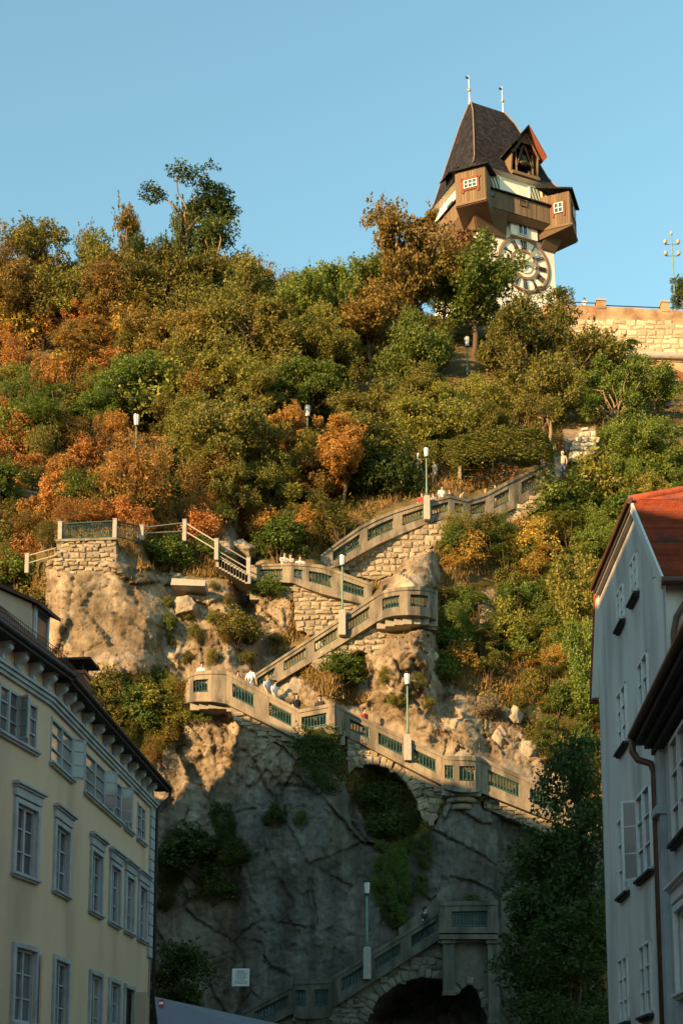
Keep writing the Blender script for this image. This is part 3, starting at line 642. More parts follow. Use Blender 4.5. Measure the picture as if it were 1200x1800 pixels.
# ---------------------------------------------------------------- lamps
def lamp(px, y_top, y_pier, y_base, Y, label, pier=True, s=None, group='lamps along the cliff stairs'):
    foot = P(px, y_base, Y); topz = P(px, y_top, Y).z; pz = P(px, y_pier, Y).z
    s = s or 1.0
    root = empty('street_lamp', foot, 0, label, 'street lamp', group)
    if pier:
        mb = MB(); mb.box((0, 0, (pz - foot.z) / 2), (0.36, 0.42, pz - foot.z)); mb.box((0, 0, pz - foot.z + 0.02), (0.30, 0.34, 0.08)); bevel(mb.build('pier', M['pier'], root), 0.02, 1)
    H = topz - foot.z; hl = 0.64 * s
    mb = MB(); z0 = (pz - foot.z) if pier else 0
    mb.tube([(0, 0, z0), (0, 0, z0 + 0.5), (0, 0, z0 + 0.55), (0, 0, H - hl - 0.1)], [0.065 * s, 0.065 * s, 0.05 * s, 0.042 * s], 10); mb.build('post', M['postgreen'], root, True)
    mb = MB(); mb.lathe((0, 0, H - hl - 0.12), [(0.05 * s, 0), (0.11 * s, 0.03), (0.12 * s, 0.1)], 10); mb.build('collar', M['dark'], root)
    mb = MB(); mb.lathe((0, 0, H - hl - 0.03), [(0.115 * s, 0), (0.155 * s, hl - 0.1)], 8); g = mb.build('lantern_glass', M['lampglass'], root)
    fr = MB()
    for k in range(8):
        a = 2 * math.pi * k / 8; ca, sa = math.cos(a), math.sin(a)
        fr.tube([(0.12 * s * ca, 0.12 * s * sa, H - hl - 0.03), (0.16 * s * ca, 0.16 * s * sa, H - 0.13)], 0.009 * s, 4)
    fr.build('lantern_frame', M['dark'], root)
    mb = MB(); mb.lathe((0, 0, H - 0.14), [(0.19 * s, 0), (0.23 * s, 0.025), (0.21 * s, 0.05), (0.05 * s, 0.12)], 12); mb.build('lantern_cap', M['dark'], root)
    return root
lamp(645, 1546, 1667, 1722, 65.6, 'tall green stair lamp in front of the dark cliff')
lamp(716.5, 1180, 1294, 1338, 68.05, 'stair lamp on a pale pier above the stone arch')
lamp(601.5, 972, 1075, 1118, 71.0, 'stair lamp on the flight below the curved rubble wall')
lamp(750, 784, 874, 915, 78.05, 'stair lamp on the highest curved flight below the hedges')
for x, y, y2, Yd, d in [(239, 726, 800, 1.5, 'above the orange shrub over the lookout terrace'), (540, 710, 790, 1.8, 'beside the orange-leaved trees on the wooded slope'),
                     (821, 590, 660, 2.5, 'among the trees below the clock tower'), (653, 602, 660, 2.5, 'half hidden under the russet tree')]:
    lamp(x, y, y2, y2, hill_Y(x, y2 - 25) - Yd - 1.0, 'lantern on a slim post ' + d, pier=False, s=1.35, group='lanterns on the wooded slope')
# ---------------------------------------------------------------- lookout terrace and the railed path
lk = empty('lookout_terrace', (0, 0, 0), 0, 'railed lookout terrace on a rubble wall crowning the big rock bluff', 'terrace')
masonry(lk, LOOKOUT, 71.2, (0.2, 0.34), depth=2.2)
mb = MB(); mb.prism([P(98, 952, 71.05), P(205, 948, 71.05), P(205, 944, 71.05), P(98, 948, 71.05)], (0, 2.6, 0)); mb.build('terrace_slab', M['concrete'], lk)
def post(px, yt, yb, Y, parent, w=0.22, mat='pier'):
    a = P(px, yt, Y); b = P(px, yb, Y); mb = MB(); h = a.z - b.z
    mb.box((a.x, Y, b.z + h / 2), (w, w, h)); mb.box((a.x, Y, a.z + 0.02), (w * 1.15, w * 1.15, 0.06)); return bevel(mb.build('post', M[mat], parent), 0.015, 1)
for px, yt, yb, Y in ((107, 919, 952, 71.2), (203, 914, 948, 71.2), (250, 925, 950, 72.4)): post(px, yt, yb, Y, lk)
def rail_run(parent, a, b, mat='green', r=0.03, name='rail'):
    mb = MB(); mb.tube([P(*a), P(*b)], r, 6); return mb.build(name, M[mat], parent)
for a, b, n in (((109, 921, 71.2), (201, 916, 71.2), 16), ((205, 916, 71.2), (249, 927, 72.4), 8)):
    mb = MB(); d0, d1 = P(*a), P(*b); mb.tube([d0, d1], 0.045, 6)
    lo = Vector((0, 0, -0.85)); mb.tube([d0 + lo, d1 + lo], 0.035, 5); mb.tube([d0 + lo * 0.15, d1 + lo * 0.15], 0.02, 4)
    for i in range(1, n * 2):
        p = d0.lerp(d1, i / (2 * n)); mb.tube([p + lo * 0.15, p + lo], 0.016, 4)
    mb.build('railing', M['green'], lk)
pth = empty('railed_path', (0, 0, 0), 0, 'stepped path with stone posts and pipe rails between the lookout terrace and the stairs', 'stairs')
pts = [(250, 925, 950, 72.4), (325, 915, 952, 74.0), (381, 949, 985, 73.2), (437, 982, 1018, 73.6)]
for px, yt, yb, Y in pts[1:]: post(px, yt, yb, Y, pth)
for a, b in zip(pts, pts[1:]):
    for k in (0.1, 0.5): rail_run(pth, (a[0], a[1] + (a[2] - a[1]) * k, a[3]), (b[0], b[1] + (b[2] - b[1]) * k, b[3]), 'pier', 0.035)
rail_run(pth, (381, 975, 73.2), (437, 1008, 73.6), 'pier', 0.03)
for i in range(11):
    k = i / 11; x = 381 + 56 * k; p = P(x, 984 + 32 * k, 73.4); mb = MB(); mb.box((p.x + .12, 74.3, p.z - .2), (0.30, 2.0, 0.5)); mb.build('step', M['stepstone'], pth)
lf = empty('hand_rail', (0, 0, 0), 0, 'short pipe hand rail and post left of the lookout terrace', 'railing')
post(49, 975, 1008, 72.0, lf); rail_run(lf, (49, 977, 72.0), (99, 963, 71.0), 'pier', 0.03); rail_run(lf, (49, 990, 72.0), (99, 976, 71.0), 'pier', 0.03)
# concrete ledge on the rocks
mb = MB(); mb.prism([P(x, y, 72.0) for x, y in [(302, 1016), (362, 1020), (360, 1030), (300, 1028)]], (0, 1.4, 0)); tag(mb.build('concrete_ledge', M['pier']), 'flat concrete ledge set into the rocks below the railed path', 'ledge')
# rails of the upper walk
up = empty('upper_walk_railing', (0, 0, 0), 0, 'red and green pipe railing of the upper walk in front of the hedges', 'railing')
post(807, 821, 862, 83.4, up)
rail_run(up, (752, 822, 83.2), (807, 825, 83.4), 'dark', 0.035); rail_run(up, (807, 825, 83.4), (930, 829, 84.5), 'redframe', 0.035)
rail_run(up, (780, 836, 83.3), (897, 842, 84.2), 'postgreen', 0.045)
mb = MB(); mb.prism([P(x, y, 83.6) for x, y in [(770, 846), (900, 850), (895, 885), (765, 885)]], (0, 1.5, 0)); mb.build('walk_wall', M['concrete'], up)

# ---------------------------------------------------------------- clock tower
def shingles():
    m, N, L, b = new_mat('dark_shingles')
    tc = N.new('ShaderNodeTexCoord'); mp = N.new('ShaderNodeMapping'); mp.inputs['Rotation'].default_value = (math.pi / 2, 0, 0)
    vo = N.new('ShaderNodeTexVoronoi'); vo.inputs['Scale'].default_value = 3.2; L.new(tc.outputs['Object'], vo.inputs['Vector'])
    cr = N.new('ShaderNodeValToRGB'); e = cr.color_ramp.elements; e[0].color = (0.009, 0.010, 0.014, 1); e[1].color = (0.034, 0.027, 0.029, 1); e.new(0.5).color = (0.017, 0.0165, 0.021, 1)
    sp = N.new('ShaderNodeSeparateColor'); L.new(vo.outputs['Color'], sp.inputs[0]); L.new(sp.outputs[0], cr.inputs[0]); L.new(cr.outputs[0], b.inputs['Base Color'])
    wv = N.new('ShaderNodeTexWave'); wv.bands_direction = 'Z'; wv.inputs['Scale'].default_value = 1.05; wv.inputs['Distortion'].default_value = 0.4; wv.wave_profile = 'SAW'; L.new(tc.outputs['Object'], wv.inputs['Vector'])
    b1 = N.new('ShaderNodeBump'); b1.inputs['Strength'].default_value = 0.5; b1.inputs['Distance'].default_value = 0.06; L.new(wv.outputs[0], b1.inputs['Height'])
    b2 = N.new('ShaderNodeBump'); b2.inputs['Strength'].default_value = 0.6; b2.inputs['Distance'].default_value = 0.06; L.new(sp.outputs[1], b2.inputs['Height']); L.new(b1.outputs[0], b2.inputs['Normal'])
    L.new(b2.outputs[0], b.inputs['Normal']); b.inputs['Roughness'].default_value = 0.85; b.inputs['Specular IOR Level'].default_value = 0.12
    return m
M['shingle'] = shingles()
M['dialbrown'] = surf('dial_brown_paint', (0.26, 0.155, 0.10), (0.20, 0.115, 0.07), scale=3, bump=0.05)
M['numeral'] = surf('black_numerals', (0.03, 0.025, 0.022), (0.02, 0.018, 0.016), scale=4, bump=0)
M['gold'] = surf('gilded_hand', (0.55, 0.48, 0.26), (0.42, 0.38, 0.2), scale=4, rough=0.35, bump=0, metal=0.6)
M['bell'] = surf('bell_bronze', (0.12, 0.12, 0.075), (0.08, 0.085, 0.055), scale=3, rough=0.4, bump=0.05, metal=0.7)
M['striped'] = None
def striped():
    m, N, L, b = new_mat('green_white_shutter'); tc = N.new('ShaderNodeTexCoord'); mp = N.new('ShaderNodeMapping'); mp.inputs['Rotation'].default_value = (0, R_(18), 0)
    wv = N.new('ShaderNodeTexWave'); wv.bands_direction = 'X'; wv.inputs['Scale'].default_value = 0.9; L.new(tc.outputs['Object'], mp.inputs[0]); L.new(mp.outputs[0], wv.inputs['Vector'])
    cr = N.new('ShaderNodeValToRGB'); cr.color_ramp.interpolation = 'CONSTANT'; e = cr.color_ramp.elements; e[0].color = (0.03, 0.10, 0.04, 1); e[1].position = 0.5; e[1].color = (0.55, 0.5, 0.38, 1)
    L.new(wv.outputs[0], cr.inputs[0]); L.new(cr.outputs[0], b.inputs['Base Color']); return m
M['striped'] = striped()
TA = 4.3
TROT = Matrix.Rotation(R_(-1.2), 3, 'Y') @ Matrix.Rotation(R_(25), 3, 'Z')
troot = P(908, 462, 126) - TROT @ Vector((0, -TA, 0))
tower = empty('clock_tower', troot, 0, 'white clock tower with dark steep roof, timber gallery and large clock face', 'tower')
tower.rotation_euler = TROT.to_euler()
def tb(mb, name, mat, parent=tower, smooth=False): return mb.build(name, M[mat] if isinstance(mat, str) else mat, parent, smooth)
mb = MB(); mb.box((0, 0, -6.5), (2 * TA, 2 * TA, 27)); tb(mb, 'shaft', 'plaster')
mb = MB()                                                        # upper white storey
for s in (1,): mb.box((0, 0, 7.5), (9.3, 9.3, 2.6))
tb(mb, 'upper_storey', 'plaster')
mb = MB(); mb.box((0.75, -TA - 0.12, 3.6), (3.0, 0.5, 1.9)); bay_ = tb(mb, 'wall_bay', 'plaster')
mb = MB(); mb.box((0.55, -TA - 0.40, 3.35), (0.95, 0.06, 1.0)); w = tb(mb, 'window', 'glass')
mb = MB()
for dx in (-0.5, 0, 0.5): mb.box((0.55 + dx, -TA - 0.44, 3.35), (0.09, 0.05, 1.05))
for dz in (-0.52, 0.52): mb.box((0.55, -TA - 0.44, 3.35 + dz), (1.1, 0.05, 0.08))
tb(mb, 'window_frame', 'white', w)
# underside of the gallery
g0, g1, gb = 4.3, 6.25, 5.35
mb = MB(); r0 = [(-TA - .05, -TA - .05, 2.2), (TA + .05, -TA - .05, 2.2), (TA + .05, TA + .05, 2.2), (-TA - .05, TA + .05, 2.2)]
r1 = [(x / abs(x) * (gb - .05), y / abs(y) * (gb - .05), g0) for x, y, z in r0]
# leave the front middle open over the bay: two side pieces on the front, full pieces elsewhere
def quadp(a, b, c, d, th=0.12):
    n = (Vector(b) - Vector(a)).cross(Vector(d) - Vector(a)).normalized() * th; mb.hexa((a, b, c, d), tuple(Vector(v) + n for v in (a, b, c, d)))
for i in range(4):
    k = (i + 1) % 4
    if i == 0:
        f = lambda t, z: Vector(r0[0]).lerp(Vector(r0[1]), t) if z == 0 else Vector(r1[0]).lerp(Vector(r1[1]), t)
        quadp(f(0, 0), f(.36, 0), f(.36, 1), f(0, 1)); quadp(f(.81, 0), f(1, 0), f(1, 1), f(.81, 1)); quadp(f(.36, 0) + Vector((0, -.5, 1.6)), f(.81, 0) + Vector((0, -.5, 1.6)), f(.81, 1), f(.36, 1))
    else: quadp(r0[i], r0[k], r1[k], r1[i])
tb(mb, 'gallery_soffit', 'wood_dark')
def board_wall(parent, a, b, z0, z1, out, w=0.24, name='board_wall', mat='wood'):
    """vertical boards from a to b (local xy), proud of each other"""
    a, b = Vector((a[0], a[1], 0)), Vector((b[0], b[1], 0)); L_ = (b - a).length; u = (b - a).normalized(); n = Vector((out[0], out[1], 0)).normalized()
    mb = MB(); c = max(1, int(L_ / w)); ww = L_ / c
    for i in range(c):
        p = a + u * (ww * (i + .5)); j = random.uniform(0, .035); h = z1 - z0 + random.uniform(-.03, .03)
        Mx = Matrix(((u.x, -n.x, 0, p.x), (u.y, -n.y, 0, p.y), (0, 0, 1, (z0 + z1) / 2), (0, 0, 0, 1)))
        mb.box((0, -j, 0), (ww * 0.93, 0.1, h), Mx)
    o = tb(mb, name, mat, parent)
    bk = MB(); p = (a + b) / 2; Mx = Matrix(((u.x, -n.x, 0, p.x), (u.y, -n.y, 0, p.y), (0, 0, 1, (z0 + z1) / 2), (0, 0, 0, 1))); bk.box((0, 0.09, 0), (L_, 0.08, z1 - z0), Mx); tb(bk, 'board_backing', 'wood_dark', parent)
    return o
gal = MB(); gal.box((0, 0, g0 + 0.06), (2 * gb - .1, 2 * gb - .1, 0.12)); gallery = tb(gal, 'gallery', 'wood_dark')
for a, b, n in (((-gb, -gb), (gb, -gb), (0, -1)), ((-gb, gb), (-gb, -gb), (-1, 0)), ((gb, -gb), (gb, gb), (1, 0)), ((gb, gb), (-gb, gb), (0, 1))):
    board_wall(gallery, a, b, g0, g1, n)
# gallery lean-to roof
mb = MB(); ro = gb + .3; ri = 4.6
for s in range(4):
    Mx = Matrix.Rotation(s * math.pi / 2, 4, 'Z'); q = [Mx @ Vector(v) for v in ((-ro, -ro, g1 - .02), (ro, -ro, g1 - .02), (ri, -ri, g1 + .16), (-ri, -ri, g1 + .16))]
    mb.hexa(q, tuple(v - Vector((0, 0, .14)) for v in q))
tb(mb, 'gallery_roof', 'shingle')
# small hatch and window of the gallery front
def small_window(parent, cx, y, cz, w, h, frame='white', cols=2, rows=2, glass='glass', red=False):
    """a framed window on a wall whose outward normal is local -y of a helper matrix"""
    mb = MB(); mb.box((cx, y, cz), (w, 0.06, h)); g = tb(mb, 'window', glass, parent)
    mb = MB()
    for i in range(cols + 1): mb.box((cx - w / 2 + w * i / cols, y - 0.05, cz), (0.07, 0.05, h + .06))
    for i in range(rows + 1): mb.box((cx, y - 0.05, cz - h / 2 + h * i / rows), (w + .06, 0.045, 0.06))
    tb(mb, 'window_frame', frame, g)
    if red:
        mb = MB()
        for dx in (-1, 1): mb.box((cx + dx * (w / 2 + .14), y - 0.02, cz - .1), (0.2, 0.06, h + .75))
        mb.box((cx, y - 0.02, cz + h / 2 + .2), (w + .75, 0.06, 0.24)); mb.box((cx, y - 0.02, cz - h / 2 - .18), (w + .6, 0.06, 0.14)); tb(mb, 'red_surround', 'redframe', g)
    return g
small_window(gallery, -3.4, -gb - 0.1, g0 + 1.5, 0.9, 0.75, 'wood_dark', 2, 1); small_window(gallery, 0.2, -gb - 0.1, g0 + 1.35, 0.8, 0.6, 'wood', 1, 1, 'wood_dark')
for x in (-2.5, 2.2): 
    mb = MB(); mb.box((x, -4.68, 7.5), (1.25, 0.08, 1.35)); g = tb(mb, 'shuttered_window', 'striped')
    mb = MB()
    for dx in (-.7, .7): mb.box((x + dx, -4.72, 7.55), (0.18, 0.1, 1.6))
    mb.box((x, -4.72, 8.3), (1.55, 0.1, 0.16)); mb.box((x, -4.72, 6.82), (1.55, 0.12, 0.14)); tb(mb, 'window_frame', 'plaster', g)
mb = MB(); mb.box((-4.68, 0.0, 7.3), (0.08, 1.1, 0.9)); tb(mb, 'shuttered_window', 'striped')
# corner oriels set diagonally
for ia, ang in enumerate((-135, -45, 45, 135)):
    er = bpy.data.objects.new('corner_oriel', None); COL.objects.link(er); er.parent = tower; er.rotation_euler = (0, 0, R_(ang + 90)); er.empty_display_size = .2
    wd, y0, y1, z0, z1 = 1.42, -8.1, -5.0, 3.75, 7.3                 # local -y points out of the corner
    board_wall(er, (-wd, y0), (wd, y0), z0, z1, (0, -1)); board_wall(er, (-wd, y1), (-wd, y0), z0, z1, (-1, 0)); board_wall(er, (wd, y0), (wd, y1), z0, z1, (1, 0))
    mb = MB(); mb.hexa(((-wd - .05, y0 - .05, z0 - .1), (wd + .05, y0 - .05, z0 - .1), (wd + .05, y1 + .5, z0 - 1.0), (-wd - .05, y1 + .5, z0 - 1.0)), ((-wd - .05, y0 - .05, z0 + .05), (wd + .05, y0 - .05, z0 + .05), (wd + .05, y1, z0 + .05), (-wd - .05, y1, z0 + .05))); tb(mb, 'oriel_floor', 'wood_dark', er)
    mb = MB(); o2 = 0.4
    mb.hexa(((-wd - o2, y0 - o2, z1 - .05), (wd + o2, y0 - o2, z1 - .05), (wd + o2, y1 + 1.6, z1 + 1.35), (-wd - o2, y1 + 1.6, z1 + 1.35)), ((-wd - o2, y0 - o2, z1 + .12), (wd + o2, y0 - o2, z1 + .12), (wd + o2, y1 + 1.6, z1 + 1.5), (-wd - o2, y1 + 1.6, z1 + 1.5))); tb(mb, 'oriel_roof', 'shingle', er)
    mb = MB(); mb.box((0, y0 - .1, z0 + .1), (2 * wd + .1, .12, .22)); mb.box((-wd - .06, (y0 + y1) / 2, z0 + .1), (.12, y1 - y0, .22)); mb.box((wd + .06, (y0 + y1) / 2, z0 + .1), (.12, y1 - y0, .22)); tb(mb, 'oriel_sill_beam', 'wood', er)
    small_window(er, 0, y0 - .12, z0 + 2.0, 1.2, 0.75, 'white', 3, 2, red=True)
    se = bpy.data.objects.new('side_window', None); COL.objects.link(se); se.parent = er; se.rotation_euler = (0, 0, R_(-90)); se.empty_display_size = .1
    for sgn, nm in ((-1, 0),):
        # window in the oriel's left-hand cheek
        mb = MB(); mb.box((-wd - .12, -7.0, z0 + 2.0), (0.06, 0.75, 1.0)); g = tb(mb, 'window', 'glass', er)
        mb = MB()
        for dy in (-.4, 0, .4): mb.box((-wd - .17, -7.0 + dy, z0 + 2.0), (.05, .07, 1.05))
        for dz in (-.5, 0, .5): mb.box((-wd - .17, -7.0, z0 + 2.0 + dz), (.045, .85, .06))
        tb(mb, 'window_frame', 'white', g)
        mb = MB()
        for dy in (-.55, .55): mb.box((-wd - .14, -7.0 + dy, z0 + 1.9), (.06, .16, 1.6))
        tb(mb, 'red_surround', 'redframe', g)
    bpy.data.objects.remove(se)
# main roof with bell-cast eaves
def ring(hx, hy, z): return [(-hx, -hy, z), (hx, -hy, z), (hx, hy, z), (-hx, hy, z)]
prof = [(5.05, 5.05, 8.65), (4.6, 4.6, 9.3), (4.15, 4.05, 10.4), (3.3, 2.75, 14.0), (2.45, 1.35, 17.6), (1.95, 0.28, 19.5)]
mb = MB(); rr = [ring(*p) for p in prof]; vs = [v for r in rr for v in r]; fs = []
for i in range(len(rr) - 1):
    for k in range(4): fs.append((i * 4 + k, i * 4 + (k + 1) % 4, i * 4 + 4 + (k + 1) % 4, i * 4 + 4 + k))
fs += [(3, 2, 1, 0), tuple(range(len(vs) - 4, len(vs)))]
mb.add(vs, fs); roof = tb(mb, 'roof', 'shingle')
mb = MB(); mb.add([(x, y, z - .02) for x, y, z in ring(5.2, 5.2, 8.62)] + ring(4.66, 4.66, 8.5), [(0, 1, 5, 4), (1, 2, 6, 5), (2, 3, 7, 6), (3, 0, 4, 7)]); tb(mb, 'eave_moulding', 'plaster', roof)
for k in range(4):                                               # hip tiles
    mb = MB(); mb.tube([Vector(rr[i][k]) + Vector((0, 0, .03)) for i in range(len(rr))], .06, 6); tb(mb, 'hip_tiles', M['palebark'], roof)
mb = MB(); mb.tube([(-2.0, 0, 19.52), (2.0, 0, 19.52)], .14, 6); tb(mb, 'ridge_tiles', 'shingle', roof)
for x in (-1.95, 1.95):
    mb = MB(); mb.tube([(x, 0, 19.4), (x, 0, 20.4), (x, 0, 22.7)], [.11, .06, .025], 8); s = tb(mb, 'finial', 'plaster', roof)
    mb = MB(); mb.lathe((x, 0, 21.0), [(.02, -.2), (.15, -.13), (.2, 0), (.15, .13), (.02, .2)], 10); tb(mb, 'finial_ball', 'gold', s, True)
    mb = MB(); mb.box((x - .18, 0, 22.35), (.36, .04, .22)); tb(mb, 'weather_vane', 'dark', s)
# bell dormer on the front slope
dx, hw = 0.95, 1.55
dn = bpy.data.objects.new('bell_dormer', None); COL.objects.link(dn); dn.parent = tower; dn.location = (dx, 0, 0); dn.empty_display_size = .2
yf, yb, ze, zt = -5.2, -2.6, 11.6, 13.7
for s in (-1, 1):
    mb = MB(); mb.hexa(((s * hw, -4.75, 8.75), (s * hw, yf, ze - .2), (s * hw, -2.2, ze + .3), (s * hw, -4.2, 9.2)), ((s * hw - s * .14, -4.75, 8.75), (s * hw - s * .14, yf, ze - .2), (s * hw - s * .14, -2.2, ze + .3), (s * hw - s * .14, -4.2, 9.2))); tb(mb, 'dormer_cheek', 'wood', dn)
    mb = MB(); e = s * (hw + .5); q = [Vector((e, yf - .6, ze - .55)), Vector((0, yf - .8, zt)), Vector((0, yb + 1, zt)), Vector((e, yb, ze - .55))]; mb.hexa(q, tuple(v + Vector((0, 0, .2)) for v in q)); tb(mb, 'dormer_roof', 'shingle' if s < 0 else 'redframe', dn)
    mb = MB(); mb.tube([(s * .9, -4.9, 8.9), (s * .95, -4.9, 11.5)], .12, 4); mb.tube([(s * .95, -4.95, 9.8), (0, -4.95, 12.6)], .1, 4); mb.tube([(s * 1.5, -5.25, 11.0), (0, -5.4, 13.3)], .12, 4); tb(mb, 'timber_frame', 'wood_dark', dn)
mb = MB(); mb.prism([(-1.2, -5.3, 12.3), (1.2, -5.3, 12.3), (0, -5.3, 13.55)], (0, .1, 0)); tb(mb, 'gable_boards', 'wood_dark', dn)
mb = MB(); mb.box((0, -4.95, 9.0), (2 * hw, .5, .3)); tb(mb, 'dormer_sill', 'wood', dn)
mb = MB(); mb.box((0, -3.0, 10.8), (2 * hw - .2, .1, 3.4)); tb(mb, 'dormer_back', 'wood_dark', dn)
mb = MB(); mb.lathe((0, -4.6, 10.3), [(.72, 0), (.70, .08), (.55, .3), (.44, .7), (.36, 1.0), (.2, 1.16), (.05, 1.2)], 18); bl = tb(mb, 'bell', 'bell', dn, True)
mb = MB(); mb.tube([(0, -4.6, 11.4), (0, -4.6, 12.2)], .06, 6); mb.tube([(-1, -4.6, 12.2), (1, -4.6, 12.2)], .1, 6); tb(mb, 'bell_yoke', 'wood_dark', bl)
mb = MB(); mb.lathe((.55, -4.85, 9.3), [(.26, 0), (.2, .15), (.14, .4), (.03, .48)], 14); tb(mb, 'small_bell', 'bell', dn, True)
# side dormers: small lid dormers on the other slopes
for s in (-1, 1):
    mb = MB(); q = [Vector((s * 5.3, -.8, 10.2)), Vector((s * 3.6, -.8, 11.6)), Vector((s * 3.6, .8, 11.6)), Vector((s * 5.3, .8, 10.2))]; mb.hexa(q, tuple(v + Vector((0, 0, .14)) for v in q))
    mb.box((s * 4.3, 0, 10.2), (.7, 1.3, 1.4)); tb(mb, 'lid_dormer', 'shingle', roof)
# clock face
ck = bpy.data.objects.new('clock_face', None); COL.objects.link(ck); ck.parent = tower; ck.location = (0.80, -TA - 0.02, 0.0); ck.empty_display_size = .2
def annulus(r0, r1, y0, y1, n=64):
    mb = MB(); vs = []; fs = []
    for k in range(n):
        a = 2 * math.pi * k / n; c, s = math.cos(a), math.sin(a); vs += [(r0 * c, y0, r0 * s), (r1 * c, y0, r1 * s), (r1 * c, y1, r1 * s), (r0 * c, y1, r0 * s)]
    for k in range(n):
        a = 4 * k; b = 4 * ((k + 1) % n); fs += [(a, a + 1, b + 1, b), (a + 1, a + 2, b + 2, b + 1), (a + 2, a + 3, b + 3, b + 2), (a + 3, a, b, b + 3)]
    return mb.add(vs, fs)
tb(annulus(2.64, 2.82, -.02, -.10), 'outer_ring', 'dialbrown', ck); tb(annulus(2.86, 2.94, -.02, -.06), 'rim_line', 'dialbrown', ck)
tb(annulus(1.3, 1.56, -.02, -.08), 'inner_ring', 'dialbrown', ck); tb(annulus(.05, .9, -.02, -.05), 'inner_dial', M['plaster'], ck)
NUM = ['XII', 'I', 'II', 'III', 'IIII', 'V', 'VI', 'VII', 'VIII', 'IX', 'X', 'XI']
for h, s in enumerate(NUM):
    a = math.pi / 2 - h * math.pi / 6; mb = MB(); wds = {'I': .17, 'V': .34, 'X': .36}; tot = sum(wds[c] for c in s); x = -tot / 2
    def bar(x0, z0, x1, z1, w):
        d = Vector((x1 - x0, 0, z1 - z0)); n = Vector((-d.z, 0, d.x)).normalized() * w / 2; p, q = Vector((x0, -.03, z0)), Vector((x1, -.03, z1)); mb.hexa((p - n, q - n, q + n, p + n), tuple(v + Vector((0, -.05, 0)) for v in (p - n, q - n, q + n, p + n)))
    for c in s:
        w = wds[c]; m_ = x + w / 2
        if c == 'I': bar(m_, -.37, m_, .37, .085)
        elif c == 'V': bar(m_ - .12, .37, m_, -.37, .09); bar(m_ + .12, .37, m_, -.37, .045)
        else: bar(m_ - .13, .37, m_ + .13, -.37, .09); bar(m_ + .13, .37, m_ - .13, -.37, .045)
        x += w
    bar(-tot / 2, .39, tot / 2, .39, .05); bar(-tot / 2, -.39, tot / 2, -.39, .05)
    Mx = Matrix.Translation((2.07 * math.cos(a), 0, 2.07 * math.sin(a))) @ Matrix.Rotation(-(a - math.pi / 2), 4, 'Y')
    mb.build('numeral', M['numeral'], ck, M=Mx)
def hand(ang, l, w, name, mat):
    d = Vector((math.sin(ang), 0, math.cos(ang))); n = Vector((d.z, 0, -d.x)); mb = MB(); Y0 = Vector((0, -.16, 0))
    pts_ = [-d * .5 - n * w * .4, -d * .5 + n * w * .4, n * w * .3 + d * l * .55, n * w + d * l * .68, d * l, -n * w + d * l * .68, -n * w * .3 + d * l * .55]
    mb.prism([p + Y0 for p in pts_], (0, -.05, 0)); tb(mb, name, mat, ck)
hand(R_(38), 2.2, .30, 'large_hand', 'gold'); hand(R_(88), 1.3, .22, 'small_hand', 'gold')
mb = MB(); mb.box((-.55, -.04, .95), (.75, .06, .55)); tb(mb, 'dial_window', 'plaster', ck)
mb = MB(); mb.box((-.7, -.04, -.15), (.8, .06, .75)); g = tb(mb, 'dial_window', 'glass', ck)
mb = MB(); mb.box((-.7, -.09, -.15), (.07, .05, .8)); mb.box((-.7, -.09, .22), (.9, .05, .07)); tb(mb, 'window_frame', 'white', g)

# ---------------------------------------------------------------- bastion wall
YB = 113.0
bas = empty('bastion_wall', (0, 0, 0), 0, 'old stone and brick bastion wall with coping and merlons right of the clock tower', 'wall')
def bx_poly(name, pts, Y, d, mat, parent=bas):
    mb = MB(); mb.prism([P(x, y, Y) for x, y in pts], (0, d, 0)); return mb.build(name, M[mat], parent)
bx_poly('wall_body', [(955, 632), (1420, 648), (1420, 558), (955, 533)], YB, 3.0, 'brick')
masonry(bas, [(1000, 560), (1230, 569), (1230, 622), (1000, 613)], YB - 0.12, (0.24, 0.62), (0.8, 2.9), depth=0.3, proud=(0.03, 0.09), limit=298, mortar=surf('bastion_mortar', (0.38, 0.30, 0.2), (0.27, 0.2, 0.13), scale=2, bump=.4), smat=surf('bastion_stone', (0.50, 0.43, 0.31), (0.38, 0.30, 0.2), scale=2, bump=.6, bscale=8, objvar=0.28))
bx_poly('lower_wall', [(940, 720), (1420, 735), (1420, 648), (940, 626)], YB - 0.9, 3.0, 'brick')
mb = MB(); mb.tube([P(950, 617, YB - .9), P(1420, 636, YB - .9)], .34, 12); mb.build('roll_moulding', M['pier'], bas, True)
for x0, x1, yt, yb in ((1048, 1064, 526, 541), (1162, 1176, 529, 547)):
    m_ = bx_poly('merlon', [(x0, yb), (x1, yb + 1), (x1, yt + 1), (x0, yt)], YB - .05, 1.0, 'brick'); bx_poly('merlon_cap', [(x0 - 1, yt + 1), (x1 + 1, yt + 2), (x1 + 1, yt - 1), (x0 - 1, yt - 2)], YB - .12, 1.15, 'pier', m_)
mb = MB(); mb.tube([P(985, 530, YB + .4), P(1048, 533, YB + .4)], .05, 6); mb.tube([P(1064, 537, YB + .4), P(1162, 541, YB + .4)], .05, 6); mb.tube([P(1176, 541, YB + .4), P(1420, 552, YB + .4)], .05, 6); mb.build('hand_rail', M['dark'], bas)
mb = MB(); mb.prism([P(x, y, YB - 1.0) for x, y in [(1040, 668), (1042, 648), (1050, 640), (1062, 638), (1074, 643), (1080, 668)]], (0, .3, 0)); ar = mb.build('arched_opening', M['numeral'], bas)
for i in range(9):
    a = math.pi * i / 8; c = P(1060, 660, YB - 1.05); put_stone(ar, (c.x + 1.05 * math.cos(a), YB - 1.0, c.z + 1.05 * math.sin(a)), .36, .5, .12, -(a - math.pi / 2), M['brick'])
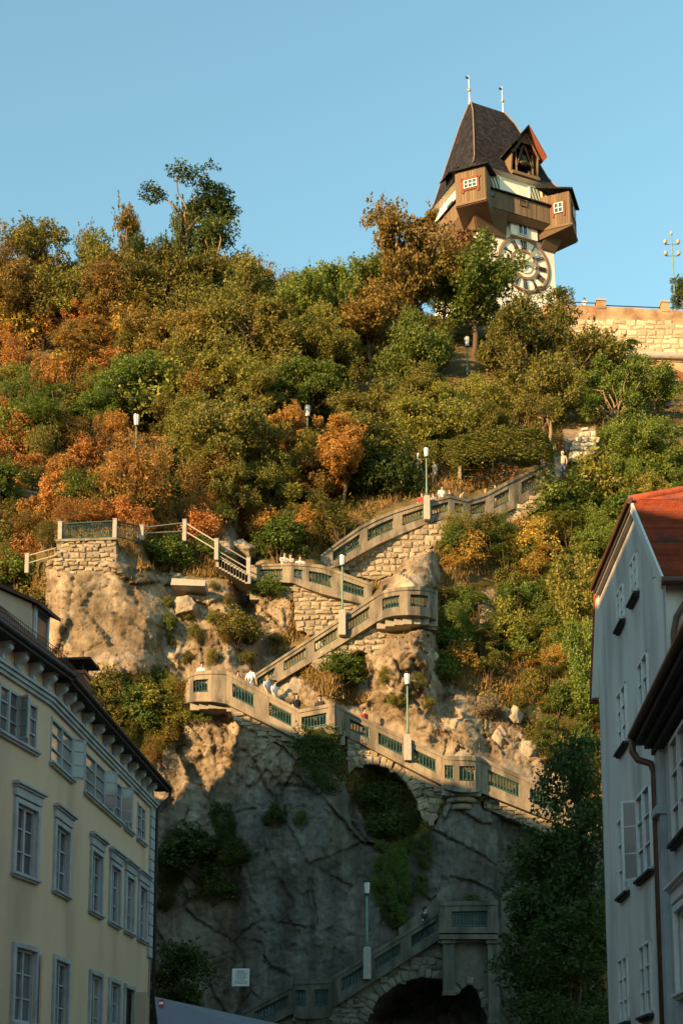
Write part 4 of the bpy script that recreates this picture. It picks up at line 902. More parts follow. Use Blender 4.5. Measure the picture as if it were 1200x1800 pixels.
for x0, x1, yt, yb in ((1120, 1133, 646, 672), (1186, 1200, 652, 680)): bx_poly('buttress', [(x0, yb), (x1, yb), (x1, yt + 3), ((x0 + x1) / 2, yt), (x0, yt + 3)], YB - 2.2, 1.2, 'redframe')
# floodlight mast on the bastion
MS = .62
ms = empty('floodlight_mast', P(1187, 560, YB + 2.5), 0, 'tall slim mast carrying four floodlights on the bastion', 'light mast')
H = P(1184, 408, YB + 2.5).z - ms.location.z
mb = MB(); mb.tube([(0, 0, 0), (-.12, 0, H)], [.10, .05], 8); mb.build('mast', M['postgreen'], ms)
for zz in (H - 1.2, H - 2.3):
    mb = MB(); mb.tube([(-.72, 0, zz), (.48, 0, zz)], .035, 6); arm = mb.build('cross_arm', M['postgreen'], ms)
    for x in (-.68, .44):
        mb = MB(); mb.lathe((x, -.1, zz), [(.08, 0), (.15, .06), (.17, .32), (.08, .42)], 10); mb.build('floodlight', M['pier'], arm)
mb = MB(); mb.lathe((-.12, 0, H - .3), [(.08, 0), (.14, .08), (.06, .4)], 8); mb.build('mast_head', M['pier'], ms)
# brick pergola behind the trees
pg = empty('brick_pergola', (0, 0, 0), 0, 'small brick pergola with timber beams on the ridge', 'pergola')
bx_poly('pillar', [(638, 560), (650, 560), (650, 492), (638, 492)], 121, .7, 'brick', pg); bx_poly('pillar', [(676, 560), (686, 560), (686, 494), (676, 494)], 121, .7, 'brick', pg)
for k, y in enumerate((487, 491)): bx_poly('beam', [(632, y + 4), (692, y + 6), (692, y + 1), (632, y - 1)], 120.6 + k * .8, .3, 'wood', pg)
# ruined masonry stub on the slope
rn = empty('ruined_wall', (0, 0, 0), 0, 'pale ruined masonry stub beside the green trees at the top of the stairs', 'wall')
Yr = hill_Y(1020, 800) - 3.2
masonry(rn, [(998, 812), (1003, 785), (1010, 765), (1018, 755), (1045, 752), (1047, 790), (1040, 808)], Yr, (0.25, 0.42), depth=1.6, smat=surf('ruin_stone', (0.55, 0.49, 0.38), (0.42, 0.37, 0.28), scale=2, bump=.6, objvar=.2))
wp = empty('timber_post', P(1171, 712, 100), 0, 'lone grey timber post with brace among the trees below the bastion', 'post')
mb = MB(); mb.box((0, 0, .9), (.4, .4, 2.2)); mb.box((.3, 0, 2.0), (1.3, .3, .2)); mb.tube([(-.9, 0, 1.1), (0, 0, .6)], .08, 5); mb.build('post', M['pier'], wp)
# ---------------------------------------------------------------- houses
def on_plane(px, py, O, u, off=0.0):
    """where the view ray through a photo point meets the upright plane through O along u -> (s, z)"""
    n = Vector((u.y, -u.x, 0)); C = Vector((0, 0, EYE)); x = (px - 600) / F; y = (CY - py) / F; d = Vector((x, CT - y * ST, ST + y * CT))
    t = ((O + n * off) - C).dot(n) / d.dot(n); p = C + d * t
    return (p - O).dot(u), p.z
def frame(O, u, flip):
    """local x along the street front, y into the house, z up"""
    X = -u if flip else u; Y = Vector((0, 0, 1)).cross(X)
    return Matrix(((X.x, Y.x, 0, O.x), (X.y, Y.y, 0, O.y), (0, 0, 1, 0), (0, 0, 0, 1)))
def wall_front(root, x0, x1, z0, z1, holes, mat, name='wall', Mx=None, reveal=0.2, top=None, depth=None):
    """street front with real window openings; top: optional function giving the wall's upper edge"""
    xs = sorted(set([x0, x1] + [h[0] for h in holes] + [h[1] for h in holes])); zs = sorted(set([z0, z1] + [h[2] for h in holes] + [h[3] for h in holes]))
    mb = MB()
    for a, b in zip(xs, xs[1:]):
        for c, d in zip(zs, zs[1:]):
            cx, cz = (a + b) / 2, (c + d) / 2
            if any(h[0] < cx < h[1] and h[2] < cz < h[3] for h in holes): continue
            if top is None: mb.add([(a, 0, c), (b, 0, c), (b, 0, d), (a, 0, d)], [(0, 1, 2, 3)])
            else:
                ta, tb_ = top(a), top(b)
                if c >= ta and c >= tb_: continue
                mb.add([(a, 0, min(c, ta)), (b, 0, min(c, tb_)), (b, 0, min(d, tb_)), (a, 0, min(d, ta))], [(0, 1, 2, 3)])
    for a, b, c, d in holes:
        mb.add([(a, 0, c), (a, reveal, c), (a, reveal, d), (a, 0, d)], [(0, 1, 2, 3)]); mb.add([(b, 0, c), (b, 0, d), (b, reveal, d), (b, reveal, c)], [(0, 1, 2, 3)])
        mb.add([(a, 0, c), (b, 0, c), (b, reveal, c), (a, reveal, c)], [(0, 1, 2, 3)]); mb.add([(a, 0, d), (a, reveal, d), (b, reveal, d), (b, 0, d)], [(0, 1, 2, 3)])
    return mb.build(name, M[mat], root, M=Mx)
def window(root, x0, x1, z0, z1, style, Mx=None, cols=2, rows=3, trim='bluewhite', open_leaf=0, rec=0.1):
    if style == 'ledge': rec = 0.0
    if style == 'plain': rec = 0.03
    w, h, cx, cz = x1 - x0, z1 - z0, (x0 + x1) / 2, (z0 + z1) / 2
    mb = MB(); mb.box((cx, rec + 0.03, cz), (w, 0.03, h)); g = mb.build('window', M['louvre'] if style == 'louvre' else M[random.choice(('glass', 'glass', 'glass_pale', 'glass_curtain_sheen'))], root, M=Mx)
    fr = MB(); t = 0.075
    for x in (x0 + t / 2, x1 - t / 2): fr.box((x, rec - .01, cz), (t, .09, h))
    for z in (z0 + t / 2, z1 - t / 2): fr.box((cx, rec - .011, z), (w, .088, t))
    for i in range(1, cols): fr.box((x0 + w * i / cols, rec - .015, cz), (0.085, .09, h))
    if style != 'louvre':
        for i in range(1, rows): fr.box((cx, rec - .008, z0 + h * i / rows), (w, .05, 0.04))
    else:
        for i in range(1, 18): fr.box((cx, rec - .008, z0 + h * i / 18), (w, .05, 0.03))
    fr.build('window_frame', M['louvre'] if style == 'louvre' else M[trim], g, M=Mx)
    if style in ('hood', 'flat', 'louvre'):
        s = MB(); b = 0.14
        for x in (x0 - b / 2, x1 + b / 2): s.box((x, -.03, cz), (b, .1, h + .02))
        s.box((cx, -.031, z1 + b / 2), (w + 2 * b, .1, b)); bevel(s.build('surround', M[trim], g, M=Mx), .01, 1)
    if style == 'hood':
        s = MB(); s.box((cx, -.05, z1 + .3), (w + .34, .1, .24)); s.box((cx, -.07, z1 + .44), (w + .42, .17, .06)); s.box((cx, -.10, z1 + .495), (w + .52, .25, .055)); s.box((cx, -.08, z1 + .545), (w + .46, .2, .05)); bevel(s.build('hood_moulding', M[trim], g, M=Mx), .01, 1)
    s = MB(); s.box((cx, -.05, z0 - .05), (w + (.34 if style not in ('plain', 'ledge') else .14), .22, .07)); s.box((cx, -.03, z0 - .11), (w + (.26 if style not in ('plain', 'ledge') else .06), .14, .06)); bevel(s.build('sill', M[trim if style != 'ledge' else 'eave'], g, M=Mx), .01, 1)
    if open_leaf:
        lw = w / 2; k = MB(); xh = x1 if open_leaf > 0 else x0
        lw = min(lw, .42); sg = 1 if open_leaf > 0 else -1; an = R_(62); cs, sn = math.cos(an) * sg, -math.sin(an)
        def lf(t0, t1, za, zb, th, mb):
            mb.hexa(((xh + cs * t0, sn * t0, za), (xh + cs * t1, sn * t1, za), (xh + cs * t1, sn * t1, zb), (xh + cs * t0, sn * t0, zb)), tuple((xx - sn * th * sg, yy + cs * th * sg, zz) for xx, yy, zz in ((xh + cs * t0, sn * t0, za), (xh + cs * t1, sn * t1, za), (xh + cs * t1, sn * t1, zb), (xh + cs * t0, sn * t0, zb))))
        for t0, t1, za, zb in ((0, .06, z0 + .03, z1 - .03), (lw - .06, lw, z0 + .03, z1 - .03), (.06, lw - .06, z0 + .03, z0 + .1), (.06, lw - .06, z1 - .1, z1 - .03), (.06, lw - .06, z0 + h * .33, z0 + h * .33 + .03), (.06, lw - .06, z0 + h * .66, z0 + h * .66 + .03)): lf(t0, t1, za, zb, .045, k)
        sash = k.build('open_sash', M[trim], g, M=Mx)
        k2 = MB(); lf(.05, lw - .05, z0 + .06, z1 - .06, .02, k2); k2.build('sash_pane', M['glass_curtain_sheen'], g, M=Mx)  # pale pane colour stands in for a whitish reflection
    return g
M['louvre'] = surf('dark_louvre', (0.04, 0.045, 0.045), (0.03, 0.03, 0.03), scale=4, bump=.05)
# ---- left: ochre town house
uf = Vector(((813 - 600) / F * CT, 1, 0)).normalized(); Of = P(266, 1600, 52.0); Of.z = 0
un = Vector(((1200 - 600) / F * CT, 1, 0)).normalized()
Mf = frame(Of, uf, False)
lh = empty('town_house', Of, math.atan2(uf.y, uf.x), 'ochre town house with pale trim, bracketed cornice and dark eaves', 'house')
sk = -13.65; Ok = Of + uf * sk
Mn = Mf.inverted() @ frame(Ok, un, False)
def sx(px, py, O=Of, u=uf): return on_plane(px, py, O, u)[0]
W3 = [(89, 127, 1), (149, 184, 1), (186, 213, 1), (219, 233, 0), (241, 255, 0)]
W2 = [(93, 119), (156, 177), (190, 209), (217, 233), (240, 256)]; W1 = [(92, 117), (155, 176), (189, 208), (216, 233)]
R3, R2, R1 = (11.57, 12.84), (8.08, 9.92), (4.2, 6.13)
hol = []; wins = []
ym = lambda px, z: 1975 - (z - EYE) * F / (52 * (813 - 266) / (813 - px))
for a, b, o in W3:
    q = (sx(a, ym(a, 12.2)), sx(b, ym(b, 12.2)), *R3); hol.append(q); wins.append((q, 'plain', 2, 3, o))
for a, b in W2:
    q = (sx(a + 3, ym(a, 9.0)), sx(b, ym(b, 9.0)), *R2); hol.append(q); wins.append((q, 'hood', 2, 3, 0))
for i, (a, b) in enumerate(W1):
    q = (sx(a + 2, ym(a, 5.2)), sx(b, ym(b, 5.2)), *R1); hol.append(q); wins.append((q, 'louvre' if i == 3 else 'flat', 2, 3, 0))
for q in [h for h in hol[5:10]]:                                 # ground floor openings below the frame
    q2 = (q[0], q[1], 0.9, 2.9); hol.append(q2); wins.append((q2, 'flat', 2, 2, 0))
wall_front(lh, sk, 0.0, 0, 13.95, hol, 'yellow')
for q, st, c, r, o in wins: window(lh, *q, st, None, c, r, open_leaf=o)
nx = lambda px, py: on_plane(px, py, Ok, un)[0]
na, nb, nc, nd = nx(-2, 1240), nx(33, 1262), nx(35, 1264), nx(65, 1280)
hn = [(na, nb, *R3), (nc, nd, *R3), (nx(27, 1465), nx(63, 1480), *R2), (nx(24, 1730), nx(60, 1740), *R1)]
m0, m1 = hn[2][0], hn[2][1]
hn += [(m0, m1, .9, 2.9)] + [(m0 - k, m1 - k, *r_) for k in (4.2, 8.4) for r_ in (R1, R2, R3)]
wall_front(lh, -16, 0.0, 0, 13.95, hn, 'yellow', Mx=Mn)
for q in hn: window(lh, *q, 'plain' if q[2] == R3[0] else 'hood' if q[2] == R2[0] else 'flat', Mn, 2, 3, open_leaf=-1 if q[0] == nc else 0)
def long_parts(Mx, x0, x1):
    s = MB(); s.box(((x0 + x1) / 2, -.04, 13.12), (x1 - x0, .1, .1)); s.box(((x0 + x1) / 2, -.07, 13.22), (x1 - x0, .16, .1)); s.box(((x0 + x1) / 2, -.10, 13.32), (x1 - x0, .22, .08)); s.build('cornice', M['bluewhite'], lh, M=Mx)
    s = MB(); s.box(((x0 + x1) / 2 + .15, -.2, 13.93), (x1 - x0 + .3, 0.42, .1)); s.build('soffit', M['eave'], lh, M=Mx)
    s = MB(); s.box(((x0 + x1) / 2 + .2, -.45, 13.97), (x1 - x0 + .5, .12, .2)); s.build('eave_board', M['eave'], lh, M=Mx)
    s = MB(); s.tube([(x0, -.55, 14.02), (x1 + .45, -.55, 14.02)], .075, 10); s.build('gutter', M['dark'], lh, M=Mx)
    s = MB(); s.hexa(((x0, -.52, 14.12), (x1 + .4, -.52, 14.12), (x1 + .4, 8.4, 22.6), (x0, 8.4, 22.6)), ((x0, -.52, 14.02), (x1 + .4, -.52, 14.02), (x1 + .4, 8.4, 22.4), (x0, 8.4, 22.4)))
    s.hexa(((x0, 8.4, 22.6), (x1 + .4, 8.4, 22.6), (x1 + .4, 17, 14.6), (x0, 17, 14.6)), ((x0, 8.4, 22.4), (x1 + .4, 8.4, 22.4), (x1 + .4, 17, 14.4), (x0, 17, 14.4))); s.build('roof', M['darktile'], lh, M=Mx)
M['darktile'] = surf('dark_roof_tile', (0.13, 0.055, 0.04), (0.08, 0.04, 0.03), scale=5, bump=.4)
long_parts(None, sk, 0.0); long_parts(Mn, -16, 0.0)
s = MB(); s.prism([(0, 0.0, 0), (0, 16, 0), (0, 16, 13.9), (0, 8.4, 22.3), (0, 0, 13.9)], (-.3, 0, 0)); s.build('gable_wall', M['yellow'], lh)
s = MB(); s.box((0.02, 8, 6.9), (.1, 16, 13.8)); s.build('end_wall', M['yellow'], lh)
def bracket(x, Mx):
    s = MB(); pr = [(-.02, 13.37), (-.08, 13.38), (-.13, 13.44), (-.12, 13.54), (-.18, 13.6), (-.25, 13.64), (-.32, 13.70), (-.34, 13.78), (-.31, 13.84), (-.26, 13.87), (-.02, 13.87)]
    s.prism([(x - .09, y, z) for y, z in pr], (.18, 0, 0))
    s.tube([(x - .12, -.25, 13.77), (x + .12, -.25, 13.77)], .085, 10); s.tube([(x - .11, -.09, 13.46), (x + .11, -.09, 13.46)], .06, 8)
    s.box((x, -.18, 13.875), (.26, .36, .03)); s.build('bracket', M['bluewhite'], lh, M=Mx)
for px in (128, 147, 166, 183, 199, 214, 227, 240, 250, 260): bracket(sx(px, 1975 - 12.4 * F / (52 * (813 - 266) / (813 - px))), None)
bracket(-13.0, None); bracket(-12.1, None); bracket(-11.3, None)
for s_ in (-.3, -1.2, -2.1, -3.0, -3.9, -4.8): bracket(s_, Mn)
# pilaster strip with joints and downpipe at the far corner
for i in range(14):
    s = MB(); z0 = 7.55 + i * .40; s.box((-.3, -.035, z0 + .19), (.6, .11, .365)); bevel(s.build('quoin', M['bluewhite'], lh), .012, 1)
s = MB(); s.tube([(.42, -.55, 13.95), (.42, -.52, 13.7), (.3, -.3, 13.4), (.14, -.14, 13.2), (.12, -.12, 13.0), (.12, -.12, 0.2)], .065, 8); s.build('downpipe', M['dark'], lh, True)
# open shutters on the lower windows
for a, z0, z1 in ((sx(62, 1720) + .28, 4.1, 6.0), (sx(240, 1760), 4.2, 6.1)):
    pass
s = MB(); s.box((hn[3][1] + .32, -.14, 5.1), (.42, .06, 1.95)); s.build('open_shutter', M['yellow'], lh, M=Mn)
s = MB(); s.box((-2.55, -.25, 5.15), (.05, .5, 1.9)); s.build('open_shutter', M['yellow'], lh)
# dormer, snow guard
sd_ = -13.0; so = Mn
dz0, dz1 = 14.9, 16.6
s = MB(); s.prism([(-.05, .6, 14.5), (-.05, .6, 16.08), (-.05, 4.2, 17.9), (-.05, 4.2, 16.0)], (1.1, 0, 0)); dm = s.build('dormer', M['yellow'], lh, M=Mn)
s = MB(); s.box((.5, .57, 15.45), (.72, .06, 1.1)); w_ = s.build('window', M['glass'], dm, M=Mn)
s = MB()
for x in (.1, .9): s.box((x, .54, 15.45), (.09, .08, 1.2))
s.box((.5, .54, 16.02), (.9, .08, .09)); s.box((.5, .54, 14.9), (.9, .08, .09)); s.build('window_frame', M['bluewhite'], w_, M=Mn)
s = MB(); s.prism([(-.25, .3, 15.97), (-.25, .3, 16.07), (-.25, 4.4, 18.2), (-.25, 4.4, 18.05)], (1.5, 0, 0)); s.build('dormer_roof', M['darktile'], dm, M=Mn)
s = MB()
for z in (14.35, 14.5, 14.62): s.tube([(-5, -.3, z), (0, -.3, z)], .012, 4)
for i in range(40): s.tube([(-5 + i * .125, -.3, 14.2), (-5 + i * .125, -.3, 14.62)], .009, 4)
s.build('snow_guard', M['copper'], lh, M=Mn)
s = MB()
for z in (14.35, 14.5, 14.62): s.tube([(sk, -.3, z), (-8.6, -.3, z)], .012, 4)
for i in range(40): s.tube([(sk + i * .125, -.3, 14.2), (sk + i * .125, -.3, 14.62)], .009, 4)
s.build('snow_guard', M['copper'], lh)
cx0 = sx(146, 1170); s = MB(); s.box((-8.65, .65, 14.9), (.7, .7, 1.4)); s.box((-8.65, .65, 15.56), (.8, .8, .1)); chm = s.build('chimney', M['chimney'], lh)
s = MB()
for a in (-.28, .28):
    for b in (-.28, .28): s.box((-8.65 + a, .65 + b, 15.75), (.05, .05, .32))
s.box((-8.65, .65, 15.93), (1.2, 1.2, .07)); s.build('chimney_cap', M['eave'], chm)

# ---- right: grey house with red tiled roof
ur = Vector(((650 - 600) / F * CT, 1, 0)).normalized(); Or = P(1061, 1500, 40.0); Or.z = 0
rh = empty('town_house', Or, math.atan2(-ur.y, -ur.x), 'worn grey house with steep red tiled roof and brown downpipe', 'house')
rx = lambda px, py: -on_plane(px, py, Or, ur)[0]
RW = [((1083, 1045, 1098, 1090), 14.6, 15.62, 0), ((1106, 985, 1122, 1030), 14.6, 15.66, 0), ((1084, 1260, 1102, 1260), 11.35, 12.95, 0), ((1121, 1220, 1141, 1220), 11.1, 12.8, 0), ((1086, 1510, 1104, 1510), 7.53, 9.6, 0), ((1119, 1470, 1146, 1470), 7.53, 9.62, -1), ((1087, 1740, 1105, 1740), 4.22, 5.93, 0), ((1124, 1725, 1146, 1725), 4.18, 5.93, 0)]
hr = []
for (xa, ya, xb, yb), z0, z1, o in RW: hr.append((rx(xa + 2, ya), rx(xb, yb), z0, z1))
hr.append((hr[-1][0], hr[-1][1], .9, 2.7))
XC = 9.2                                                        # corner towards the camera
wtop = lambda x: 16.75 if x < 6.3 else 16.75 - (x - 6.3) * 1.04
wall_front(rh, 0, XC, 0, 16.75, hr + [(6.3, 6.31, 16.7, 16.75)], 'greyhouse', top=wtop)
for q, (p_, z0, z1, o) in zip(hr, RW + [(0, 0, 0, 0)]): window(rh, *q, 'ledge', None, 2, 3, 'white', open_leaf=o)
s = MB(); s.box((XC + .0, 5, 6.85), (.3, 10, 13.7)); s.build('front_wall', M['greyhouse'], rh)
s = MB(); s.box((0.0, 5, 8.3), (.1, 10, 16.6)); s.build('rear_wall', M['greyhouse'], rh)
s = MB(); s.box((3.5, -.05, 16.72), (5.8, .16, .1)); s.build('soffit', M['soffit'], rh)
s = MB(); s.box((3.5, -.13, 16.86), (5.8, .08, .3)); s.build('eave_board', M['eave'], rh)
s = MB(); s.tube([(.5, -.2, 16.9), (6.45, -.2, 16.9)], .075, 10); s.build('gutter', M['copper'], rh)
# steep tiled slope facing the camera, laid in courses; its upper edge follows the hip
n = 30
for i in range(n):
    k0, k1 = i / n, (i + 1) / n
    a = lambda k: (XC + .35 - k * 3.4, 13.55 + k * 3.45 + .22 * (k * k - k))
    (xa, za), (xb, zb) = a(k0), a(k1); y0a, y0b = -.42, -.42
    s = MB(); yl = -.1; yr = 11
    s.hexa(((xa, yl, za), (xa, yr, za), (xb, yr, zb), (xb, yl, zb)), ((xa + .04, yl, za + .10), (xa + .04, yr, za + .10), (xb, yr, zb + .02), (xb, yl, zb + .02))); s.build('tile_course', M['tile'], rh)
for i in range(20):
    k0, k1 = i / 20, (i + 1) / 20
    a = lambda k: (6.15 - k * 2.4, -.1 + k * 8, 17.0 + k * 3.1 + .8 * (k * k - k))
    s = MB(); q0, q1 = a(k0), a(k1)
    s.hexa(((6.15 + .0, q0[1], 17.0), (6.15, q1[1], 17.0), q1, q0), ((6.2, q0[1], 17.06), (6.2, q1[1], 17.06), (q1[0] + .03, q1[1], q1[2] + .05), (q0[0] + .03, q0[1], q0[2] + .05))); s.build('tile_course', M['tile'], rh)
s = MB(); s.tube([(6.15 - k * 2.4, -.12 + k * 8, 17.05 + k * 3.1 + .8 * (k * k - k)) for k in [i / 16 for i in range(17)]], .13, 8); s.build('hip_tiles', M['tile'], rh, True)
s = MB(); s.tube([(8.9, -.2 + i * .0, 13.9) if i == 0 else (6.3 - (i - 4) * .25, 2.2 - .0 * i, 17.1 + (i - 4) * .3) if i > 3 else (9.3 - i * .95, .9 + .35 * i, 13.75 + i * 1.02) for i in range(7)], .018, 4); s.build('lightning_wire', M['pier'], rh)
s = MB(); s.hexa(((XC + .4, -.15, 13.68), (6.15, -.15, 17.12), (6.15, -.15, 16.82), (XC + .3, -.15, 13.4)), ((XC + .4, -.09, 13.68), (6.15, -.09, 17.12), (6.15, -.09, 16.82), (XC + .3, -.09, 13.4))); s.build('verge', M['soffit'], rh)
s = MB(); s.tube([(XC + .45, -.15, 13.55), (XC + .45, 11, 13.55)], .1, 10); s.build('gutter', M['copper'], rh)
s = MB(); s.tube([(XC + .45, .45, 13.5), (XC + .45, .45, 13.2), (XC + .3, .18, 12.75), (XC + .26, .12, 12.4), (XC + .26, .12, .2)], .075, 10); s.build('downpipe', M['copper'], rh, True)
# back roof seen edge-on at the far corner
pts_ = [(-.05, -.02, 16.7), (-.05, -.55, 16.85), (-.42, -.62, 13.75), (-.05, -.02, 13.7)]
s = MB(); s.hexa(((0.3, .0, 16.68), (0.3, -.05, 16.7), (-.02, -.2, 13.8), (-.02, .0, 13.8)), ((.1, .0, 16.68), (.1, -.05, 16.7), (-.25, -.2, 13.8), (-.25, .0, 13.8))); s.build('raking_soffit', M['soffit'], rh)
s = MB(); s.hexa(((.12, .02, 16.95), (.12, -.08, 16.95), (-.24, -.25, 13.7), (-.24, .02, 13.7)), ((.0, .02, 16.95), (.0, -.08, 16.95), (-.36, -.25, 13.7), (-.36, .02, 13.7))); s.build('verge_tiles', M['tile'], rh)

# ---- right, nearer: pale house with dark eave
uq = Vector(((772 - 600) / F * CT, 1, 0)).normalized(); Oq = P(1166, 1500, 29.0); Oq.z = 0
nh = empty('town_house', Oq, math.atan2(-uq.y, -uq.x), 'pale grey house with dark overhanging eave and hooded windows at the picture edge', 'house')
qx = lambda px, py: -on_plane(px, py, Oq, uq)[0]
def qz(px, py): return on_plane(px, py, Oq, uq)[1]
qa, qb = qx(1182, 1400), qx(1212, 1400)
hq = [(qa, qb, qz(1182, 1488), qz(1182, 1300)), (qa, qb, qz(1184, 1752), qz(1184, 1610)), (qa, qb, .9, 2.4), (qb + 1.2, qb + 2.5, 5.0, 7.2), (qb + 1.2, qb + 2.5, 8.6, 10.6)]
ze = on_plane(1124, 1268, Oq, uq, -.55)[1] - .12; print('near house eave', ze)
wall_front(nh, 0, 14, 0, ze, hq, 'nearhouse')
for i, q in enumerate(hq): window(nh, *q, ('ledge', 'hood', 'flat', 'hood', 'ledge')[i], None, 2, 3, 'white', open_leaf=0)
s = MB(); s.box((0.0, 5, ze / 2), (.1, 10, ze)); s.build('end_wall', M['nearhouse'], nh)
s = MB(); s.box((.28, -.06, ze / 2), (.5, .14, ze - .2)); s.box((.28, -.1, ze - 1.6), (.6, .26, .18)); bevel(s.build('pilaster', M['bluewhite'], nh), .015, 1)
s = MB(); s.box((6.9, -.24, ze + .05), (14.2, .5, .2)); s.build('soffit', M['eave'], nh)
s = MB(); s.box((7.0, -.18, ze - .12), (14.0, .3, .12)); s.box((7.0, -.1, ze - .26), (14.0, .18, .12)); s.build('eave_moulding', M['eave'], nh)
s = MB(); s.tube([(-.25, -.55, ze + .16), (14, -.55, ze + .16)], .09, 10); s.build('gutter', M['copper'], nh)
s = MB(); s.hexa(((-.2, -.53, ze + .2), (14, -.53, ze + .2), (14, 6, ze + 5.2), (-.2, 6, ze + 5.2)), ((-.2, -.53, ze + .3), (14, -.53, ze + .3), (14, 6, ze + 5.3), (-.2, 6, ze + 5.3))); s.build('roof', M['darktile'], nh)
s = MB(); s.tube([(-.15, -.55, ze + .1), (-.15, -.55, ze - .2), (-.1, -.45, ze - .38), (0.0, -.2, ze - .5), (.02, -.14, ze - .7), (.02, -.14, .2)], .075, 10); s.build('downpipe', M['copper'], nh, True)

# ---------------------------------------------------------------- unseen town houses behind the viewer, added and sized to shade the hill foot
def back_house(x0, x1, y0, y1, ze, zr, label, along='y', chim=()):
    r = empty('town_house', ((x0 + x1) / 2, (y0 + y1) / 2, 0), 0, label, 'house'); w, d = x1 - x0, y1 - y0
    s = MB(); s.box((0, 0, ze / 2), (w, d, ze)); s.build('wall', M['yellow'], r)
    s = MB()
    if along == 'y': s.prism([(-w / 2 - .4, -d / 2 - .3, ze), (w / 2 + .4, -d / 2 - .3, ze), (0, -d / 2 - .3, zr)], (0, d + .6, 0))
    else: s.prism([(-w / 2 - .3, -d / 2 - .4, ze), (-w / 2 - .3, d / 2 + .4, ze), (-w / 2 - .3, 0, zr)], (w + .6, 0, 0))
    rf = s.build('roof', M['darktile'], r)
    for cx, cy, ct in chim:
        s = MB(); s.box((cx, cy, ct - 2), (1.4, 1.4, 4)); s.build('chimney', M['chimney'], rf)
    for sgn in (-1, 1):
        for i in range(int(d / 3)):
            for z in (2.2, 5.6, 9.0, 12.2):
                if z + 2 < ze:
                    s = MB(); s.box((sgn * (w / 2 + .01), -d / 2 + 1.6 + i * 3, z + .9), (.06, 1.1, 1.8)); s.build('window', M['glass'], r)
SHADE = True
back_house(-31, -15.5, 52.5, 75, 17.0, 23.0, 'tall ochre house standing behind the end of the ochre town house', 'y', ((-1, -3, 26.0),))
back_house(-31, -13.5, -16, 22, 20.0, 27.5, 'long tall house on the street behind the viewer on the left', 'y')
back_house(12, 30, -24, 16, 17.0, 23.0, 'long house on the street behind the viewer on the right', 'y')
back_house(-12, 11, -48, -28, 18.0, 25.0, 'broad house closing the square behind the viewer', 'x')
back_house(-33, -18, 30, 50.3, 21.5, 29.2, 'high-roofed house behind the courtyard of the ochre town house', 'y')
# ---------------------------------------------------------------- foliage
LM = {
 'olive': leaf_mat('leaves_olive', [(.070, .078, .016), (.125, .118, .022), (.175, .150, .030), (.095, .094, .019)]),
 'russet': leaf_mat('leaves_russet', [(.100, .085, .018), (.165, .108, .023), (.225, .135, .030), (.125, .098, .020)]),
 'orange': leaf_mat('leaves_orange', [(.34, .150, .030), (.27, .125, .026), (.42, .205, .045), (.20, .115, .024)]),
 'green': leaf_mat('leaves_green', [(0.056, 0.098, 0.017), (0.098, 0.143, 0.022), (0.133, 0.169, 0.029), (0.070, 0.104, 0.018)]),
 'darkgreen': leaf_mat('leaves_dark_green', [(0.031, 0.055, 0.014), (0.056, 0.081, 0.019), (0.077, 0.098, 0.022), (0.042, 0.065, 0.017)]),
 'yellow': leaf_mat('leaves_yellow', [(0.140, 0.130, 0.024), (0.336, 0.221, 0.036), (0.476, 0.286, 0.048), (0.196, 0.156, 0.026)]),
 'lime': leaf_mat('leaves_lime', [(0.105, 0.124, 0.019), (0.168, 0.169, 0.026), (0.224, 0.195, 0.036), (0.126, 0.130, 0.022)]),
 'redbrown': leaf_mat('leaves_red_brown', [(0.140, 0.046, 0.022), (0.084, 0.036, 0.019), (0.196, 0.078, 0.030)]),
 'ivy': leaf_mat('leaves_ivy', [(0.039, 0.060, 0.014), (0.070, 0.088, 0.019), (0.098, 0.098, 0.022)]),
 'hedge': leaf_mat('leaves_hedge', [(0.070, 0.081, 0.014), (0.105, 0.111, 0.019), (0.133, 0.124, 0.024)]),
 'grey': leaf_mat('leaves_grey', [(0.182, 0.156, 0.096), (0.252, 0.208, 0.132), (0.140, 0.124, 0.078)]),
}
PHR = {'olive': 'olive green', 'russet': 'russet tinged', 'orange': 'orange autumn', 'green': 'fresh green', 'darkgreen': 'dark green', 'yellow': 'yellowing', 'lime': 'yellow-green', 'redbrown': 'red-brown', 'ivy': 'ivy green', 'hedge': 'clipped green', 'grey': 'grey leaved'}
def unitv(n, rng):
    v = rng.normal(size=(n, 3)); return v / np.linalg.norm(v, axis=1, keepdims=True)
def leaves_mesh(name, C, Nn, L, W, rng):
    """diamond leaves at C facing Nn"""
    n = len(C); r = unitv(n, rng); T = np.cross(Nn, r); T /= np.linalg.norm(T, axis=1, keepdims=True) + 1e-9; B = np.cross(Nn, T)
    L = (L * rng.uniform(.6, 1.3, n))[:, None]; W = (W * rng.uniform(.6, 1.3, n))[:, None]
    v = np.stack([C - T * L, C + B * W - Nn * W * .25, C + T * L, C - B * W - Nn * W * .25], 1).reshape(-1, 3)
    return np_mesh(name, v, np.arange(4 * n).reshape(n, 4))
